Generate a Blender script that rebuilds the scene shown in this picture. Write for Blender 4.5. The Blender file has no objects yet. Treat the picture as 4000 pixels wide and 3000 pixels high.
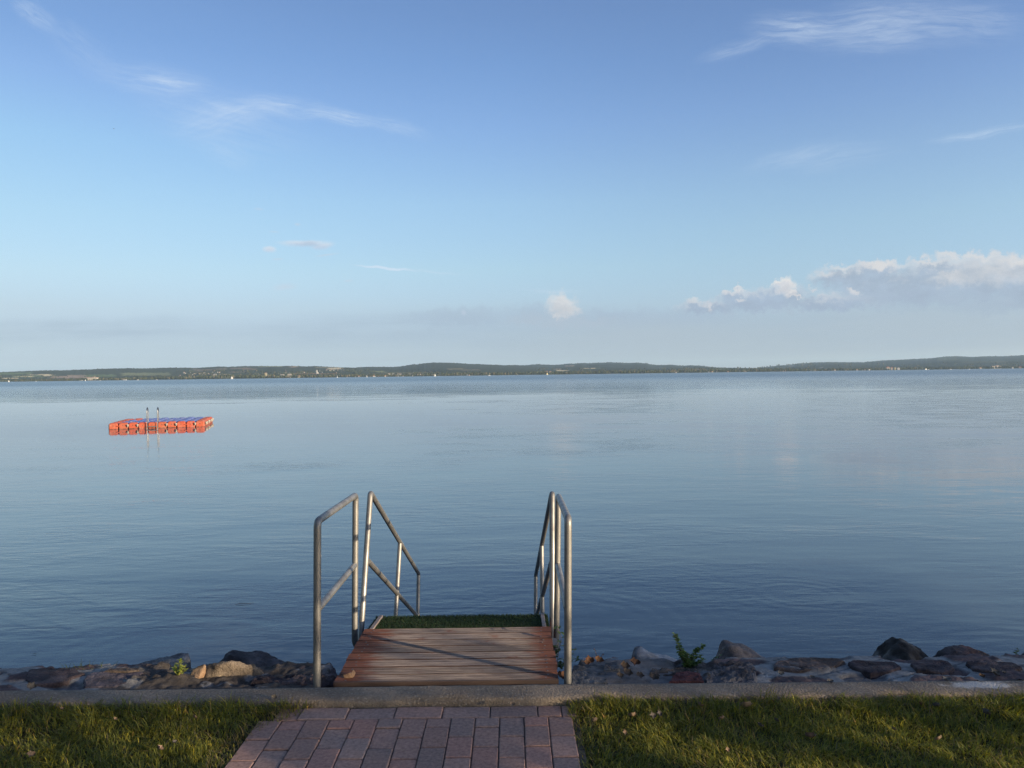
import bpy, math, random
import numpy as np
from mathutils import Matrix, Vector

sc = bpy.context.scene
COL = sc.collection
F = 3005.0                      # focal length in pixels of a 4000 px wide frame
CAMZ = 1.55                     # eye height above the kerb top (z = 0)
WATER_Z = -1.05
rng = np.random.default_rng(7)
random.seed(7)

# ------------------------------------------------------------------ camera
cam = bpy.data.cameras.new('camera')
cam_o = bpy.data.objects.new('camera', cam)
COL.objects.link(cam_o)
sc.camera = cam_o
cam.sensor_width = 36.0
cam.lens = F / 4000.0 * 36.0
cam.clip_start = 0.05
cam.clip_end = 30000.0
PITCH = math.degrees(math.atan((1500 - 1462.6) / F))
ROLL = 0.745
CAM = (Matrix.Translation((0, 0, CAMZ)) @ Matrix.Rotation(math.radians(90 - PITCH), 4, 'X')
       @ Matrix.Rotation(math.radians(-ROLL), 4, 'Z'))
cam_o.matrix_world = CAM
R3 = CAM.to_3x3()


def ray(px, py):
    return R3 @ Vector(((px - 2000) / F, -(py - 1500) / F, -1))


def P(px, py, d):
    """point of the world at forward distance d that the photo shows at px, py"""
    r = ray(px, py)
    return Vector((0, 0, CAMZ)) + r * (d / r.y)


def G(px, py, z=0.0):
    r = ray(px, py)
    return Vector((0, 0, CAMZ)) + r * ((z - CAMZ) / r.z)


RI = R3.transposed()


def proj(p):
    q = RI @ (Vector(p) - Vector((0, 0, CAMZ)))
    return 2000 + F * q.x / -q.z, 1500 - F * q.y / -q.z


# ------------------------------------------------------------------ noise
def _hash(ix, iy, iz, seed):
    h = (ix.astype(np.int64) * 374761393 + iy.astype(np.int64) * 668265263 + iz.astype(np.int64) * 2147483647 + seed * 974711) & 0x7fffffff
    h = ((h ^ (h >> 13)) * 1274126177) & 0x7fffffff
    h = ((h ^ (h >> 16)) * 668265263) & 0x7fffffff
    return (h & 0xffff) / 65535.0


def vnoise(x, y, z=0.0, seed=0):
    x, y, z = np.broadcast_arrays(np.asarray(x, float), np.asarray(y, float), np.asarray(z, float))
    ix, iy, iz = np.floor(x), np.floor(y), np.floor(z)
    fx, fy, fz = x - ix, y - iy, z - iz
    fx, fy, fz = [t * t * t * (t * (t * 6 - 15) + 10) for t in (fx, fy, fz)]
    r = 0
    for a in (0, 1):
        for b in (0, 1):
            for c in (0, 1):
                w = (fx if a else 1 - fx) * (fy if b else 1 - fy) * (fz if c else 1 - fz)
                r = r + w * _hash(ix + a, iy + b, iz + c, seed)
    return r


def fbm(x, y, z=0.0, oct=4, seed=0, gain=0.5):
    s, a, t, f = 0, 1.0, 0, 1.0
    for i in range(oct):
        s = s + a * vnoise(np.asarray(x) * f, np.asarray(y) * f, np.asarray(z) * f, seed + i * 17)
        t += a
        a *= gain
        f *= 2.03
    return s / t


def sstep(a, b, x):
    t = np.clip((np.asarray(x, float) - a) / (b - a), 0, 1)
    return t * t * (3 - 2 * t)


# ------------------------------------------------------------------ objects
def tag(o, label=None, cat=None, group=None, kind=None):
    if label: o['label'] = label
    if cat: o['category'] = cat
    if group: o['group'] = group
    if kind: o['kind'] = kind
    return o


def empty(name, loc, label, cat, group=None):
    o = bpy.data.objects.new(name, None)
    COL.objects.link(o)
    o.location = loc
    o.empty_display_size = 0.1
    return tag(o, label, cat, group)


def mesh(name, verts, faces, mats, parent=None, col=None, smooth=False, mi=None):
    """verts are world coordinates unless a parent is given, then the parent's own space origin is subtracted"""
    me = bpy.data.meshes.new(name)
    verts = np.asarray(verts, dtype=float)
    if parent is not None:
        off = Vector((0, 0, 0))
        q = parent
        while q is not None:
            off = off + q.location
            q = q.parent
        verts = verts - np.array(off)
    if isinstance(faces, np.ndarray):
        nf, k = faces.shape
        me.vertices.add(len(verts))
        me.vertices.foreach_set('co', verts.astype(np.float32).ravel())
        me.loops.add(nf * k)
        me.loops.foreach_set('vertex_index', faces.astype(np.int32).ravel())
        me.polygons.add(nf)
        me.polygons.foreach_set('loop_start', np.arange(0, nf * k, k, dtype=np.int32))
        me.polygons.foreach_set('loop_total', np.full(nf, k, dtype=np.int32))
        me.update(calc_edges=True)
    else:
        me.from_pydata([tuple(v) for v in verts], [], faces)
    for m in (mats if isinstance(mats, (list, tuple)) else [mats]):
        me.materials.append(m)
    if mi is not None:
        me.polygons.foreach_set('material_index', np.asarray(mi, dtype=np.int32))
    if col is not None:
        a = me.color_attributes.new('tint', 'FLOAT_COLOR', 'POINT')
        c = np.ones((len(verts), 4), dtype=np.float32)
        c[:, :3] = np.asarray(col, dtype=np.float32)
        a.data.foreach_set('color', c.ravel())
    if smooth:
        me.polygons.foreach_set('use_smooth', np.ones(len(me.polygons), dtype=bool))
    me.validate()
    me.update()
    o = bpy.data.objects.new(name, me)
    COL.objects.link(o)
    if parent is not None:
        o.parent = parent
    return o


class MB:
    """collects shapes that become one mesh"""
    def __init__(s):
        s.v, s.f, s.m, s.c = [], [], [], []

    def add(s, v, f, mi=0, col=(1, 1, 1)):
        n = len(s.v)
        s.v += [tuple(p) for p in v]
        s.f += [tuple(i + n for i in q) for q in f]
        s.m += [mi] * len(f)
        s.c += [col] * len(v)

    def box(s, lo, hi, mi=0, col=(1, 1, 1), M=None, bev=0.0):
        x0, y0, z0 = lo
        x1, y1, z1 = hi
        if bev <= 0:
            v = [(x, y, z) for z in (z0, z1) for y in (y0, y1) for x in (x0, x1)]
            f = [(0, 2, 3, 1), (4, 5, 7, 6), (0, 1, 5, 4), (2, 6, 7, 3), (0, 4, 6, 2), (1, 3, 7, 5)]
        else:
            b = bev
            v, f = [], []
            rings = [(z0, b), (z0 + b, 0), (z1 - b, 0), (z1, b)]
            for z, i in rings:
                k = b * .7
                a0, a1, c0, c1 = x0 + i, x1 - i, y0 + i, y1 - i
                v += [(a0 + k, c0, z), (a1 - k, c0, z), (a1, c0 + k, z), (a1, c1 - k, z), (a1 - k, c1, z), (a0 + k, c1, z), (a0, c1 - k, z), (a0, c0 + k, z)]
            for r in range(3):
                for i in range(8):
                    j = (i + 1) % 8
                    f.append((r * 8 + i, r * 8 + j, r * 8 + 8 + j, r * 8 + 8 + i))
            f.append(tuple(range(7, -1, -1)))
            f.append(tuple(range(24, 32)))
        if M is not None:
            v = [tuple(M @ Vector(p)) for p in v]
        s.add(v, f, mi, col)

    def tube(s, pts, r, seg=12, mi=0, col=(1, 1, 1), caps=True):
        v, f = sweep(pts, r, seg, caps)
        s.add(v, f, mi, col)

    def build(s, name, mats, parent=None, smooth=False):
        return mesh(name, s.v, s.f, mats, parent, s.c, smooth, s.m)


def fillet(pts, r, n=6):
    """polyline with rounded corners"""
    pts = [Vector(p) for p in pts]
    out = [pts[0]]
    for i in range(1, len(pts) - 1):
        a, b, c = pts[i - 1], pts[i], pts[i + 1]
        d0, d1 = (a - b).normalized(), (c - b).normalized()
        k = min(r, (a - b).length * .49, (c - b).length * .49)
        p0, p1 = b + d0 * k, b + d1 * k
        for j in range(n + 1):
            t = j / n
            out.append(p0 * (1 - t) ** 2 + b * 2 * t * (1 - t) + p1 * t * t)
    out.append(pts[-1])
    return out


def sweep(pts, r, seg=12, caps=True):
    pts = [Vector(p) for p in pts]
    rs = r if isinstance(r, (list, tuple)) else [r] * len(pts)
    v, f = [], []
    up = None
    for i, p in enumerate(pts):
        t = (pts[min(i + 1, len(pts) - 1)] - pts[max(i - 1, 0)]).normalized()
        if up is None:
            up = Vector((0, 0, 1)) if abs(t.z) < .9 else Vector((1, 0, 0))
        a = (up - t * up.dot(t)).normalized()
        b = t.cross(a)
        up = a
        for k in range(seg):
            an = 2 * math.pi * k / seg
            v.append(p + (a * math.cos(an) + b * math.sin(an)) * rs[i])
    for i in range(len(pts) - 1):
        for k in range(seg):
            j = (k + 1) % seg
            f.append((i * seg + k, i * seg + j, (i + 1) * seg + j, (i + 1) * seg + k))
    if caps:
        n = len(v)
        v = v + v[:seg] + v[-seg:]
        f.append(tuple(range(n + seg - 1, n - 1, -1)))
        f.append(tuple(range(n + seg, n + 2 * seg)))
    return v, f


# ------------------------------------------------------------------ materials
class Nodes:
    def __init__(s, tree):
        s.t = tree
        s.n = tree.nodes
        s.l = tree.links

    def new(s, typ, **kw):
        nd = s.n.new(typ)
        for k, v in kw.items():
            setattr(nd, k, v)
        return nd

    def put(s, sock, v):
        if isinstance(v, bpy.types.NodeSocket):
            s.l.new(v, sock)
        elif v is not None:
            sock.default_value = v

    def math(s, op, a, b=None, c=None, clamp=False):
        nd = s.new('ShaderNodeMath', operation=op, use_clamp=clamp)
        s.put(nd.inputs[0], a)
        if b is not None: s.put(nd.inputs[1], b)
        if c is not None: s.put(nd.inputs[2], c)
        return nd.outputs[0]

    def vmath(s, op, a, b=None, scale=None):
        nd = s.new('ShaderNodeVectorMath', operation=op)
        s.put(nd.inputs[0], a)
        if b is not None: s.put(nd.inputs[1], b)
        if scale is not None: s.put(nd.inputs['Scale'], scale)
        return nd.outputs['Value'] if op in ('LENGTH', 'DOT_PRODUCT', 'DISTANCE') else nd.outputs[0]

    def ramp(s, x, a, b, lo=0.0, hi=1.0, smooth=True):
        nd = s.new('ShaderNodeMapRange', interpolation_type='SMOOTHSTEP' if smooth else 'LINEAR')
        s.put(nd.inputs[0], x)
        s.put(nd.inputs[1], a); s.put(nd.inputs[2], b); s.put(nd.inputs[3], lo); s.put(nd.inputs[4], hi)
        return nd.outputs[0]

    def mix(s, fac, a, b, blend='MIX'):
        nd = s.new('ShaderNodeMix', data_type='RGBA', blend_type=blend)
        s.put(nd.inputs[0], fac)
        s.put(nd.inputs[6], c4(a)); s.put(nd.inputs[7], c4(b))
        return nd.outputs[2]

    def noise(s, vec, scale, detail=4, rough=.55, dim='3D', dist=0.0):
        nd = s.new('ShaderNodeTexNoise', noise_dimensions=dim)
        s.put(nd.inputs['Vector'], vec)
        nd.inputs['Scale'].default_value = scale
        nd.inputs['Detail'].default_value = detail
        nd.inputs['Roughness'].default_value = rough
        nd.inputs['Distortion'].default_value = dist
        return nd.outputs['Fac']

    def voronoi(s, vec, scale, feature='F1', out='Distance'):
        nd = s.new('ShaderNodeTexVoronoi', feature=feature)
        s.put(nd.inputs['Vector'], vec)
        nd.inputs['Scale'].default_value = scale
        return nd.outputs[out]

    def mapping(s, vec, loc=(0, 0, 0), rot=(0, 0, 0), scale=(1, 1, 1), kind='POINT'):
        nd = s.new('ShaderNodeMapping', vector_type=kind)
        s.put(nd.inputs[0], vec)
        nd.inputs[1].default_value = loc
        nd.inputs[2].default_value = rot
        nd.inputs[3].default_value = scale
        return nd.outputs[0]

    def bump(s, h, strength=1.0, dist=0.01, normal=None):
        nd = s.new('ShaderNodeBump')
        nd.inputs['Strength'].default_value = strength
        nd.inputs['Distance'].default_value = dist
        s.put(nd.inputs['Height'], h)
        if normal is not None: s.put(nd.inputs['Normal'], normal)
        return nd.outputs[0]


def c4(c):
    if isinstance(c, (tuple, list)) and len(c) == 3:
        return (*c, 1.0)
    return c


def material(name, rough=.8, metal=0.0, spec=.4):
    m = bpy.data.materials.new(name)
    m.use_nodes = True
    N = Nodes(m.node_tree)
    b = N.n['Principled BSDF']
    b.inputs['Roughness'].default_value = rough
    b.inputs['Metallic'].default_value = metal
    b.inputs['Specular IOR Level'].default_value = spec
    N.b = b
    N.m = m
    N.pos = N.new('ShaderNodeTexCoord').outputs['Object']
    N.wpos = N.new('ShaderNodeNewGeometry').outputs['Position']
    return N


def tint_of(N):
    a = N.new('ShaderNodeAttribute', attribute_name='tint')
    return a.outputs['Color']


def color(N, c):
    N.put(N.b.inputs['Base Color'], c4(c))


def normal(N, s):
    N.put(N.b.inputs['Normal'], s)


def mat_tinted(name, rough=.85, nscale=30, amount=.35, bump=.0, bscale=60, bdist=.004, spec=.3):
    """vertex tint with fine mottling and surface relief"""
    N = material(name, rough, spec=spec)
    n = N.noise(N.wpos, nscale, 5, .6)
    k = N.ramp(n, .3, .7, 1 - amount, 1 + amount, False)
    v = N.vmath('SCALE', tint_of(N), scale=k)
    color(N, v)
    if bump > 0:
        h = N.noise(N.wpos, bscale, 6, .65)
        normal(N, N.bump(h, bump, bdist))
    return N.m


# galvanised steel
def mat_steel():
    N = material('galvanised_steel', .42, .85)
    sp = N.voronoi(N.pos, 42, 'F1', 'Color')
    g = N.new('ShaderNodeSeparateColor')
    N.put(g.inputs[0], sp)
    patch = N.noise(N.mapping(N.pos, scale=(1, 1, .35)), 14, 4, .6)
    k = N.ramp(patch, .35, .68)
    c = N.mix(k, (.17, .168, .160), (.27, .264, .245))
    c = N.mix(N.math('MULTIPLY', g.outputs[0], .22), c, (.38, .36, .32))
    rn = N.noise(N.pos, 9, 5, .7)
    rf = N.noise(N.pos, 55, 3, .6)
    rust = N.math('MULTIPLY', N.ramp(rn, .69, .76), N.ramp(rf, .45, .65))
    c = N.mix(N.math('MULTIPLY', rust, .8), c, (.16, .075, .03))
    color(N, c)
    N.put(N.b.inputs['Metallic'], N.math('SUBTRACT', .6, N.math('MULTIPLY', rust, .7)))
    N.put(N.b.inputs['Roughness'], N.ramp(patch, .3, .7, .56, .42, False))
    normal(N, N.bump(N.noise(N.pos, 60, 3, .5), .10, .002))
    return N.m


STEEL = mat_steel()


def mat_polished():
    N = material('stainless_steel', .3, .9)
    color(N, N.mix(N.noise(N.pos, 8, 3), (.13, .13, .14), (.24, .24, .24)))
    return N.m


def mat_wood():
    """decking boards: grey weathered in the middle, red stain left at the screwed ends"""
    N = material('weathered_decking', .72, spec=.35)
    sep = N.new('ShaderNodeSeparateXYZ')
    N.put(sep.inputs[0], N.pos)
    x = sep.outputs[0]
    grain = N.noise(N.mapping(N.pos, scale=(1.6, 55, 20)), 3.0, 6, .65, dist=.4)
    fine = N.noise(N.mapping(N.pos, scale=(3, 210, 60)), 3.0, 5, .7)
    streak = N.noise(N.mapping(N.pos, scale=(2.2, 17, 3)), 3.0, 4, .6)
    blot = N.noise(N.mapping(N.pos, scale=(4.5, 7, 5)), 1.6, 4, .6)
    # worn zone between the ends, ragged along the grain
    e = N.math('ADD', N.math('ABSOLUTE', N.math('ADD', x, -.02)), N.math('MULTIPLY', N.math('SUBTRACT', streak, .5), .42))
    e = N.math('ADD', e, N.math('MULTIPLY', N.math('SUBTRACT', fine, .5), .18))
    worn = N.ramp(e, .50, .38)
    worn = N.math('MULTIPLY', worn, N.ramp(blot, .26, .42, .25, 1.0))
    red = N.mix(N.ramp(grain, .3, .7), (.085, .026, .014), (.20, .075, .04))
    grey = N.mix(N.ramp(grain, .3, .72), (.085, .062, .050), (.33, .272, .232))
    grey = N.mix(N.ramp(fine, .55, .75, 0, .5), grey, (.36, .30, .265))
    c = N.mix(worn, red, grey)
    kn = N.voronoi(N.mapping(N.pos, scale=(2.3, 9, 1)), 1.7)
    c = N.mix(N.ramp(kn, .10, .03, 0, .8), c, (.05, .022, .014))
    c = N.mix(N.ramp(fine, .36, .22, 0, .75), c, (.045, .02, .014))
    # red stain kept along the arrises of every board, and dark joints
    pit = (DY1 - DY0) / 8
    t = N.math('FRACT', N.math('DIVIDE', sep.outputs[1], pit))
    t = N.math('ADD', N.math('MINIMUM', t, N.math('SUBTRACT', 1.0, t)), N.math('MULTIPLY', N.math('SUBTRACT', streak, .5), .09))
    c = N.mix(N.ramp(t, .10, .045, 0, .95), c, (.038, .017, .013))
    gq = N.math('FRACT', N.math('MULTIPLY', N.math('DIVIDE', sep.outputs[1], pit), 3.0))
    gq = N.math('ADD', N.math('MINIMUM', gq, N.math('SUBTRACT', 1.0, gq)), N.math('MULTIPLY', N.math('SUBTRACT', streak, .5), .25))
    c = N.mix(N.ramp(gq, .17, .05, 0, .55), c, (.06, .038, .030))
    st = N.noise(N.mapping(N.pos, loc=(3, 1, 0), scale=(3.2, 6.5, 1)), 1.0, 4, .6)
    c = N.mix(N.ramp(st, .66, .72, 0, .75), c, (.075, .034, .028))
    c = N.mix(N.ramp(sep.outputs[1], .030, .012, 0, .85), c, (.050, .034, .028))  # shadow along the near edge, painted dark into the boards
    bd = N.new('ShaderNodeTexWhiteNoise', noise_dimensions='1D')
    N.put(bd.inputs['W'], N.math('FLOOR', N.math('DIVIDE', sep.outputs[1], pit)))
    c = N.vmath('SCALE', c, scale=N.math('ADD', .78, N.math('MULTIPLY', bd.outputs['Value'], .42)))
    color(N, c)
    h = N.math('ADD', N.math('MULTIPLY', grain, .6), N.math('MULTIPLY', fine, .6))
    normal(N, N.bump(h, .8, .004))
    return N.m


def mat_plain(name, c0, c1, scale=20, rough=.8, bump=.3, bdist=.003, metal=0.0, spec=.4):
    N = material(name, rough, metal, spec)
    n = N.noise(N.pos, scale, 5, .6)
    color(N, N.mix(N.ramp(n, .3, .7), c0, c1))
    if bump:
        normal(N, N.bump(N.noise(N.pos, scale * 4, 5, .6), bump, bdist))
    return N.m


def mat_concrete():
    N = material('exposed_concrete', .92, spec=.25)
    big = N.noise(N.pos, 2.2, 5, .6)
    mid = N.noise(N.pos, 28, 5, .65)
    ag = N.voronoi(N.pos, 130, 'F1', 'Color')
    s = N.new('ShaderNodeSeparateColor')
    N.put(s.inputs[0], ag)
    c = N.mix(N.ramp(big, .3, .7), (.155, .125, .094), (.245, .198, .146))
    c = N.mix(N.ramp(mid, .4, .75, 0, .55), c, (.12, .10, .08))
    c = N.mix(N.ramp(s.outputs[0], .84, .95, 0, .32), c, (.40, .35, .28))
    c = N.mix(N.ramp(s.outputs[1], .85, .97, 0, .4), c, (.07, .06, .055))
    # a lime-white spill on the right stretch
    d = N.vmath('LENGTH', N.mapping(N.pos, loc=(2.27, 3.745, 0), scale=(.20, .055, .4), kind='TEXTURE'))
    d = N.math('ADD', d, N.math('MULTIPLY', N.math('SUBTRACT', N.noise(N.pos, 22, 4, .6), .5), 1.3))
    c = N.mix(N.ramp(d, 1.0, .45, 0, .75), c, (.50, .49, .46))
    color(N, c)
    h = N.math('ADD', N.math('MULTIPLY', N.voronoi(N.pos, 110, 'SMOOTH_F1'), .9), N.math('MULTIPLY', mid, .9))
    normal(N, N.bump(h, .8, .005))
    return N.m


def mat_leaf(name, rough=.55, trans=.35):
    """leaf and blade surface: vertex tint, some light passing through"""
    N = material(name, rough, spec=.35)
    t = tint_of(N)
    color(N, t)
    tr = N.new('ShaderNodeBsdfTranslucent')
    N.put(tr.inputs[0], N.vmath('MULTIPLY', t, (1.1, 1.25, .7)))
    mx = N.new('ShaderNodeMixShader')
    mx.inputs[0].default_value = trans
    N.l.new(N.b.outputs[0], mx.inputs[1])
    N.l.new(tr.outputs[0], mx.inputs[2])
    N.l.new(mx.outputs[0], N.n['Material Output'].inputs['Surface'])
    return N.m


DY0, DY1 = 3.865, 4.695
WOOD = mat_wood()
LEAF = mat_leaf('leaf')
GRASS = mat_leaf('grass_blade', .6, .4)
CONCRETE = mat_concrete()
ROCK = mat_tinted('rock', .9, 11, .5, .9, 38, .02)
STONE = mat_tinted('wall_stone', .92, 24, .35, .8, 70, .008)
PAVER = mat_tinted('paver', .9, 60, .3, .7, 150, .004)
DRYLEAF = mat_tinted('dry_leaf', .8, 60, .3)
SCREW = mat_plain('screw_head', (.08, .075, .07), (.2, .19, .18), 200, .5, 0, metal=.7)
BARK = mat_plain('stem', (.06, .035, .025), (.13, .08, .05), 60, .9)

# ------------------------------------------------------------------ sun and sky
SUN_AZ = math.atan2(.855, -.518)          # clockwise from +Y
SUN_EL = math.radians(10.4)
SD = Vector((math.sin(SUN_AZ) * math.cos(SUN_EL), math.cos(SUN_AZ) * math.cos(SUN_EL), math.sin(SUN_EL)))
sun = bpy.data.lights.new('sun', 'SUN')
sun.energy = 4.6
sun.angle = math.radians(.53)
sun.color = (1.0, .80, .56)
sun_o = bpy.data.objects.new('sun', sun)
COL.objects.link(sun_o)
sun_o.location = (30, -20, 30)
sun_o.rotation_euler = SD.to_track_quat('Z', 'Y').to_euler()


def s2l(c):
    return tuple((v / 255 / 12.92) if v <= 10 else ((v / 255 + .055) / 1.055) ** 2.4 for v in c)


world = bpy.data.worlds.new('World')
sc.world = world
world.use_nodes = True
EXPOSURE = .75                             # the photograph is exposed for the shaded shore
SKY_STRENGTH = .15 / 2 ** EXPOSURE
PAINT = .15                                # display white of the sky for cloud colours


def build_world():
    N = Nodes(world.node_tree)
    bg = N.n['Background']
    bg.inputs[1].default_value = SKY_STRENGTH
    sky = N.new('ShaderNodeTexSky', sky_type='NISHITA')
    sky.sun_disc = False
    sky.sun_elevation = SUN_EL
    sky.sun_rotation = SUN_AZ
    D = N.new('ShaderNodeTexCoord').outputs['Generated']
    sep = N.new('ShaderNodeSeparateXYZ')
    N.put(sep.inputs[0], D)
    X, Y, Z = sep.outputs
    el = N.math('ARCSINE', Z)
    az = N.math('ARCTAN2', X, Y)

    def ramp_el(stops):
        cr = N.new('ShaderNodeValToRGB')
        e = cr.color_ramp
        e.interpolation = 'B_SPLINE' if False else 'LINEAR'
        while len(e.elements) > 1:
            e.elements.remove(e.elements[-1])
        for i, (a, c) in enumerate(stops):
            q = e.elements[0] if i == 0 else e.elements.new(min(1, max(0, a / .8)))
            q.position = min(1, max(0, a / .8))
            q.color = (c[0] / 10, c[1] / 10, c[2] / 10, 1)
        N.put(cr.inputs[0], N.math('DIVIDE', el, .8, clamp=True))
        return cr.outputs[0]
    L, C, R_ = [ramp_el(s) for s in SKY_GAIN]
    f1 = N.ramp(az, -.60, 0.0, 0, 1, False)
    f2 = N.ramp(az, 0.0, .60, 0, 1, False)
    gain = N.mix(f2, N.mix(f1, L, C), R_)
    c = N.mix(1.0, sky.outputs[0], N.vmath('SCALE', gain, scale=10.0), 'MULTIPLY')

    # direction mapped to tangent coordinates ahead of the shore: cloud placement
    yc = N.math('MAXIMUM', Y, .05)
    cv = N.new('ShaderNodeCombineXYZ')
    N.put(cv.inputs[0], N.math('DIVIDE', X, yc))
    N.put(cv.inputs[1], N.math('DIVIDE', Z, yc))
    uv0 = cv.outputs[0]
    front = N.ramp(Y, .15, .35)

    def uv(px, py):
        r = ray(px, py)
        return r.x / r.y, r.z / r.y
    k = 1 / F
    wn = N.new('ShaderNodeTexNoise', noise_dimensions='2D')
    N.put(wn.inputs['Vector'], uv0)
    wn.inputs['Scale'].default_value = 16
    wn.inputs['Detail'].default_value = 4
    warp = N.vmath('SCALE', N.vmath('SUBTRACT', wn.outputs['Color'], (.5, .5, .5)), scale=.011)
    uvw = N.vmath('MULTIPLY', N.vmath('ADD', uv0, warp), (1, 1, 0))
    wn2 = N.new('ShaderNodeTexNoise', noise_dimensions='2D')
    N.put(wn2.inputs['Vector'], uv0)
    wn2.inputs['Scale'].default_value = 60
    wn2.inputs['Detail'].default_value = 5
    wn2.inputs['Roughness'].default_value = .62
    warp2 = N.vmath('SCALE', N.vmath('SUBTRACT', wn2.outputs['Color'], (.5, .5, .5)), scale=.03)
    uvc = N.vmath('MULTIPLY', N.vmath('ADD', uv0, warp2), (1, 1, 0))

    chain = [None]

    def after(src):
        # evaluate the cloud pieces one after another (all at once they overflow the shader's stack)
        if chain[0] is None: return src
        nd = N.new('ShaderNodeVectorMath', operation='MULTIPLY_ADD')
        N.put(nd.inputs[0], chain[0]); nd.inputs[1].default_value = (1e-9, 1e-9, 0); N.put(nd.inputs[2], src)
        return nd.outputs[0]

    def streak(p0, p1, w, inten, fib=(1.6, 3.2), lo=.16, hi=.92, soft=True):
        a, b = uv(*p0), uv(*p1)
        m = ((a[0] + b[0]) / 2, (a[1] + b[1]) / 2, 0)
        ln = math.hypot(b[0] - a[0], b[1] - a[1]) / 2
        an = math.atan2(b[1] - a[1], b[0] - a[0])
        q = N.mapping(after(uvw), m, (0, 0, an), (ln, w * k, 1), 'TEXTURE')
        fall = N.ramp(N.vmath('LENGTH', q), 1.0, 0.0)
        q2 = N.mapping(q, (random.uniform(0, 50), random.uniform(0, 50), 0), (0, 0, .12), (fib[0], fib[1] * (w / 40) ** .5, 1))
        n = N.noise(q2, 1.0, 8, .64, '2D', .25)
        return N.math('MULTIPLY', N.math('MULTIPLY', fall, N.ramp(n, lo, hi)), inten)
    tot = None
    for a in STREAKS:
        s = streak(*a)
        tot = s if tot is None else N.math('ADD', tot, s)
        chain[0] = tot
    cir = N.math('MULTIPLY', N.math('MULTIPLY', N.math('MINIMUM', tot, .95), .76), front)
    wh = tuple(v / PAINT for v in s2l((214, 229, 246)))
    c = N.mix(cir, c, wh)

    def blobs(lst, src, w0, w1):
        out = None
        for (cx, cy, rx, ry) in lst:
            a = uv(cx, cy)
            q = N.mapping(after(src), (a[0], a[1], 0), (0, 0, math.radians(ROLL)), (rx * k, ry * k, 1), 'TEXTURE')
            ln = N.vmath('LENGTH', q)
            out = ln if out is None else N.math('MINIMUM', out, ln)
            chain[0] = out
        return N.math('MULTIPLY', N.ramp(out, w0, w1), front)
    sn = N.noise(N.mapping(uv0, scale=(9, 70, 1)), 1.0, 5, .6, '2D')
    tex = N.noise(N.mapping(uv0, scale=(22, 46, 1)), 1.0, 6, .62, '2D')
    for lst, src, w0, w1, col, al, rim in CLOUDS:
        S = uvc if src else uvw
        m = blobs(lst, S, w0, w1)
        if al < .5:
            m = N.math('MULTIPLY', m, N.ramp(sn, .25, .7, .35, 1.15))
        col = tuple(v / PAINT for v in s2l(col))
        if rim:
            dx, dy, rc = rim
            chain[0] = m
            sh = N.vmath('ADD', S, (dx * k, dy * k, 0))
            m2 = blobs(lst, sh, w0, w1)
            lit = N.math('MULTIPLY', N.math('SUBTRACT', 1.0, m2), N.ramp(tex, .30, .62, .25, 1.1))
            lit = N.math('MINIMUM', lit, 1.0)
            col = N.mix(lit, N.mix(N.ramp(tex, .3, .7), tuple(v * .93 for v in col), tuple(v * 1.06 for v in col)), tuple(v / PAINT for v in s2l(rc)))
        c = N.mix(N.math('MULTIPLY', m, al), c, col)
    N.put(bg.inputs[0], c)
    world.cycles.sampling_method = 'MANUAL'
    world.cycles.sample_map_resolution = 512


# (p0, p1, half width, strength)
STREAKS = [
    ((20, -30), (250, 140), 60, .60), ((150, 60), (480, 310), 95, .30),
    ((300, 275), (900, 350), 85, .62), ((540, 300), (820, 340), 34, .62),
    ((420, 360), (1300, 580), 170, .34), ((620, 520), (1080, 395), 110, .44), ((760, 420), (1200, 430), 60, .50),
    ((900, 392), (1360, 445), 60, .60), ((1150, 420), (1520, 492), 44, .85), ((1380, 450), (1720, 550), 44, .50),
    ((700, 540), (1050, 660), 80, .22),
    ((2680, 255), (3080, 120), 42, .46), ((2860, 100), (3360, 130), 95, .75), ((3050, 135), (3720, 60), 140, .62),
    ((3280, 80), (3900, 95), 140, .44), ((3550, 70), (4090, 100), 120, .42), ((3150, 160), (3720, 165), 60, .30),
    ((3560, 565), (4120, 478), 24, .80), ((2830, 690), (3320, 545), 55, .32), ((2960, 650), (3580, 570), 80, .30),
    ((1345, 1032), (1660, 1064), 7, 1.5, (1, 1), .0, .5), ((1560, 1052), (1850, 1072), 9, .7),
    ((2000, 1130), (2320, 1140), 16, .5),
]
BIG_G = [(3520, 1120, 330, 70), (3880, 1085, 290, 95), (3300, 1085, 150, 42), (4120, 1100, 320, 115), (3700, 1075, 230, 75), (4400, 1130, 400, 140), (3420, 1060, 120, 40)]
MID_G = [(2960, 1180, 190, 42), (3050, 1160, 120, 48), (2760, 1200, 120, 26), (3250, 1185, 190, 38), (2870, 1160, 70, 34)]
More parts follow.
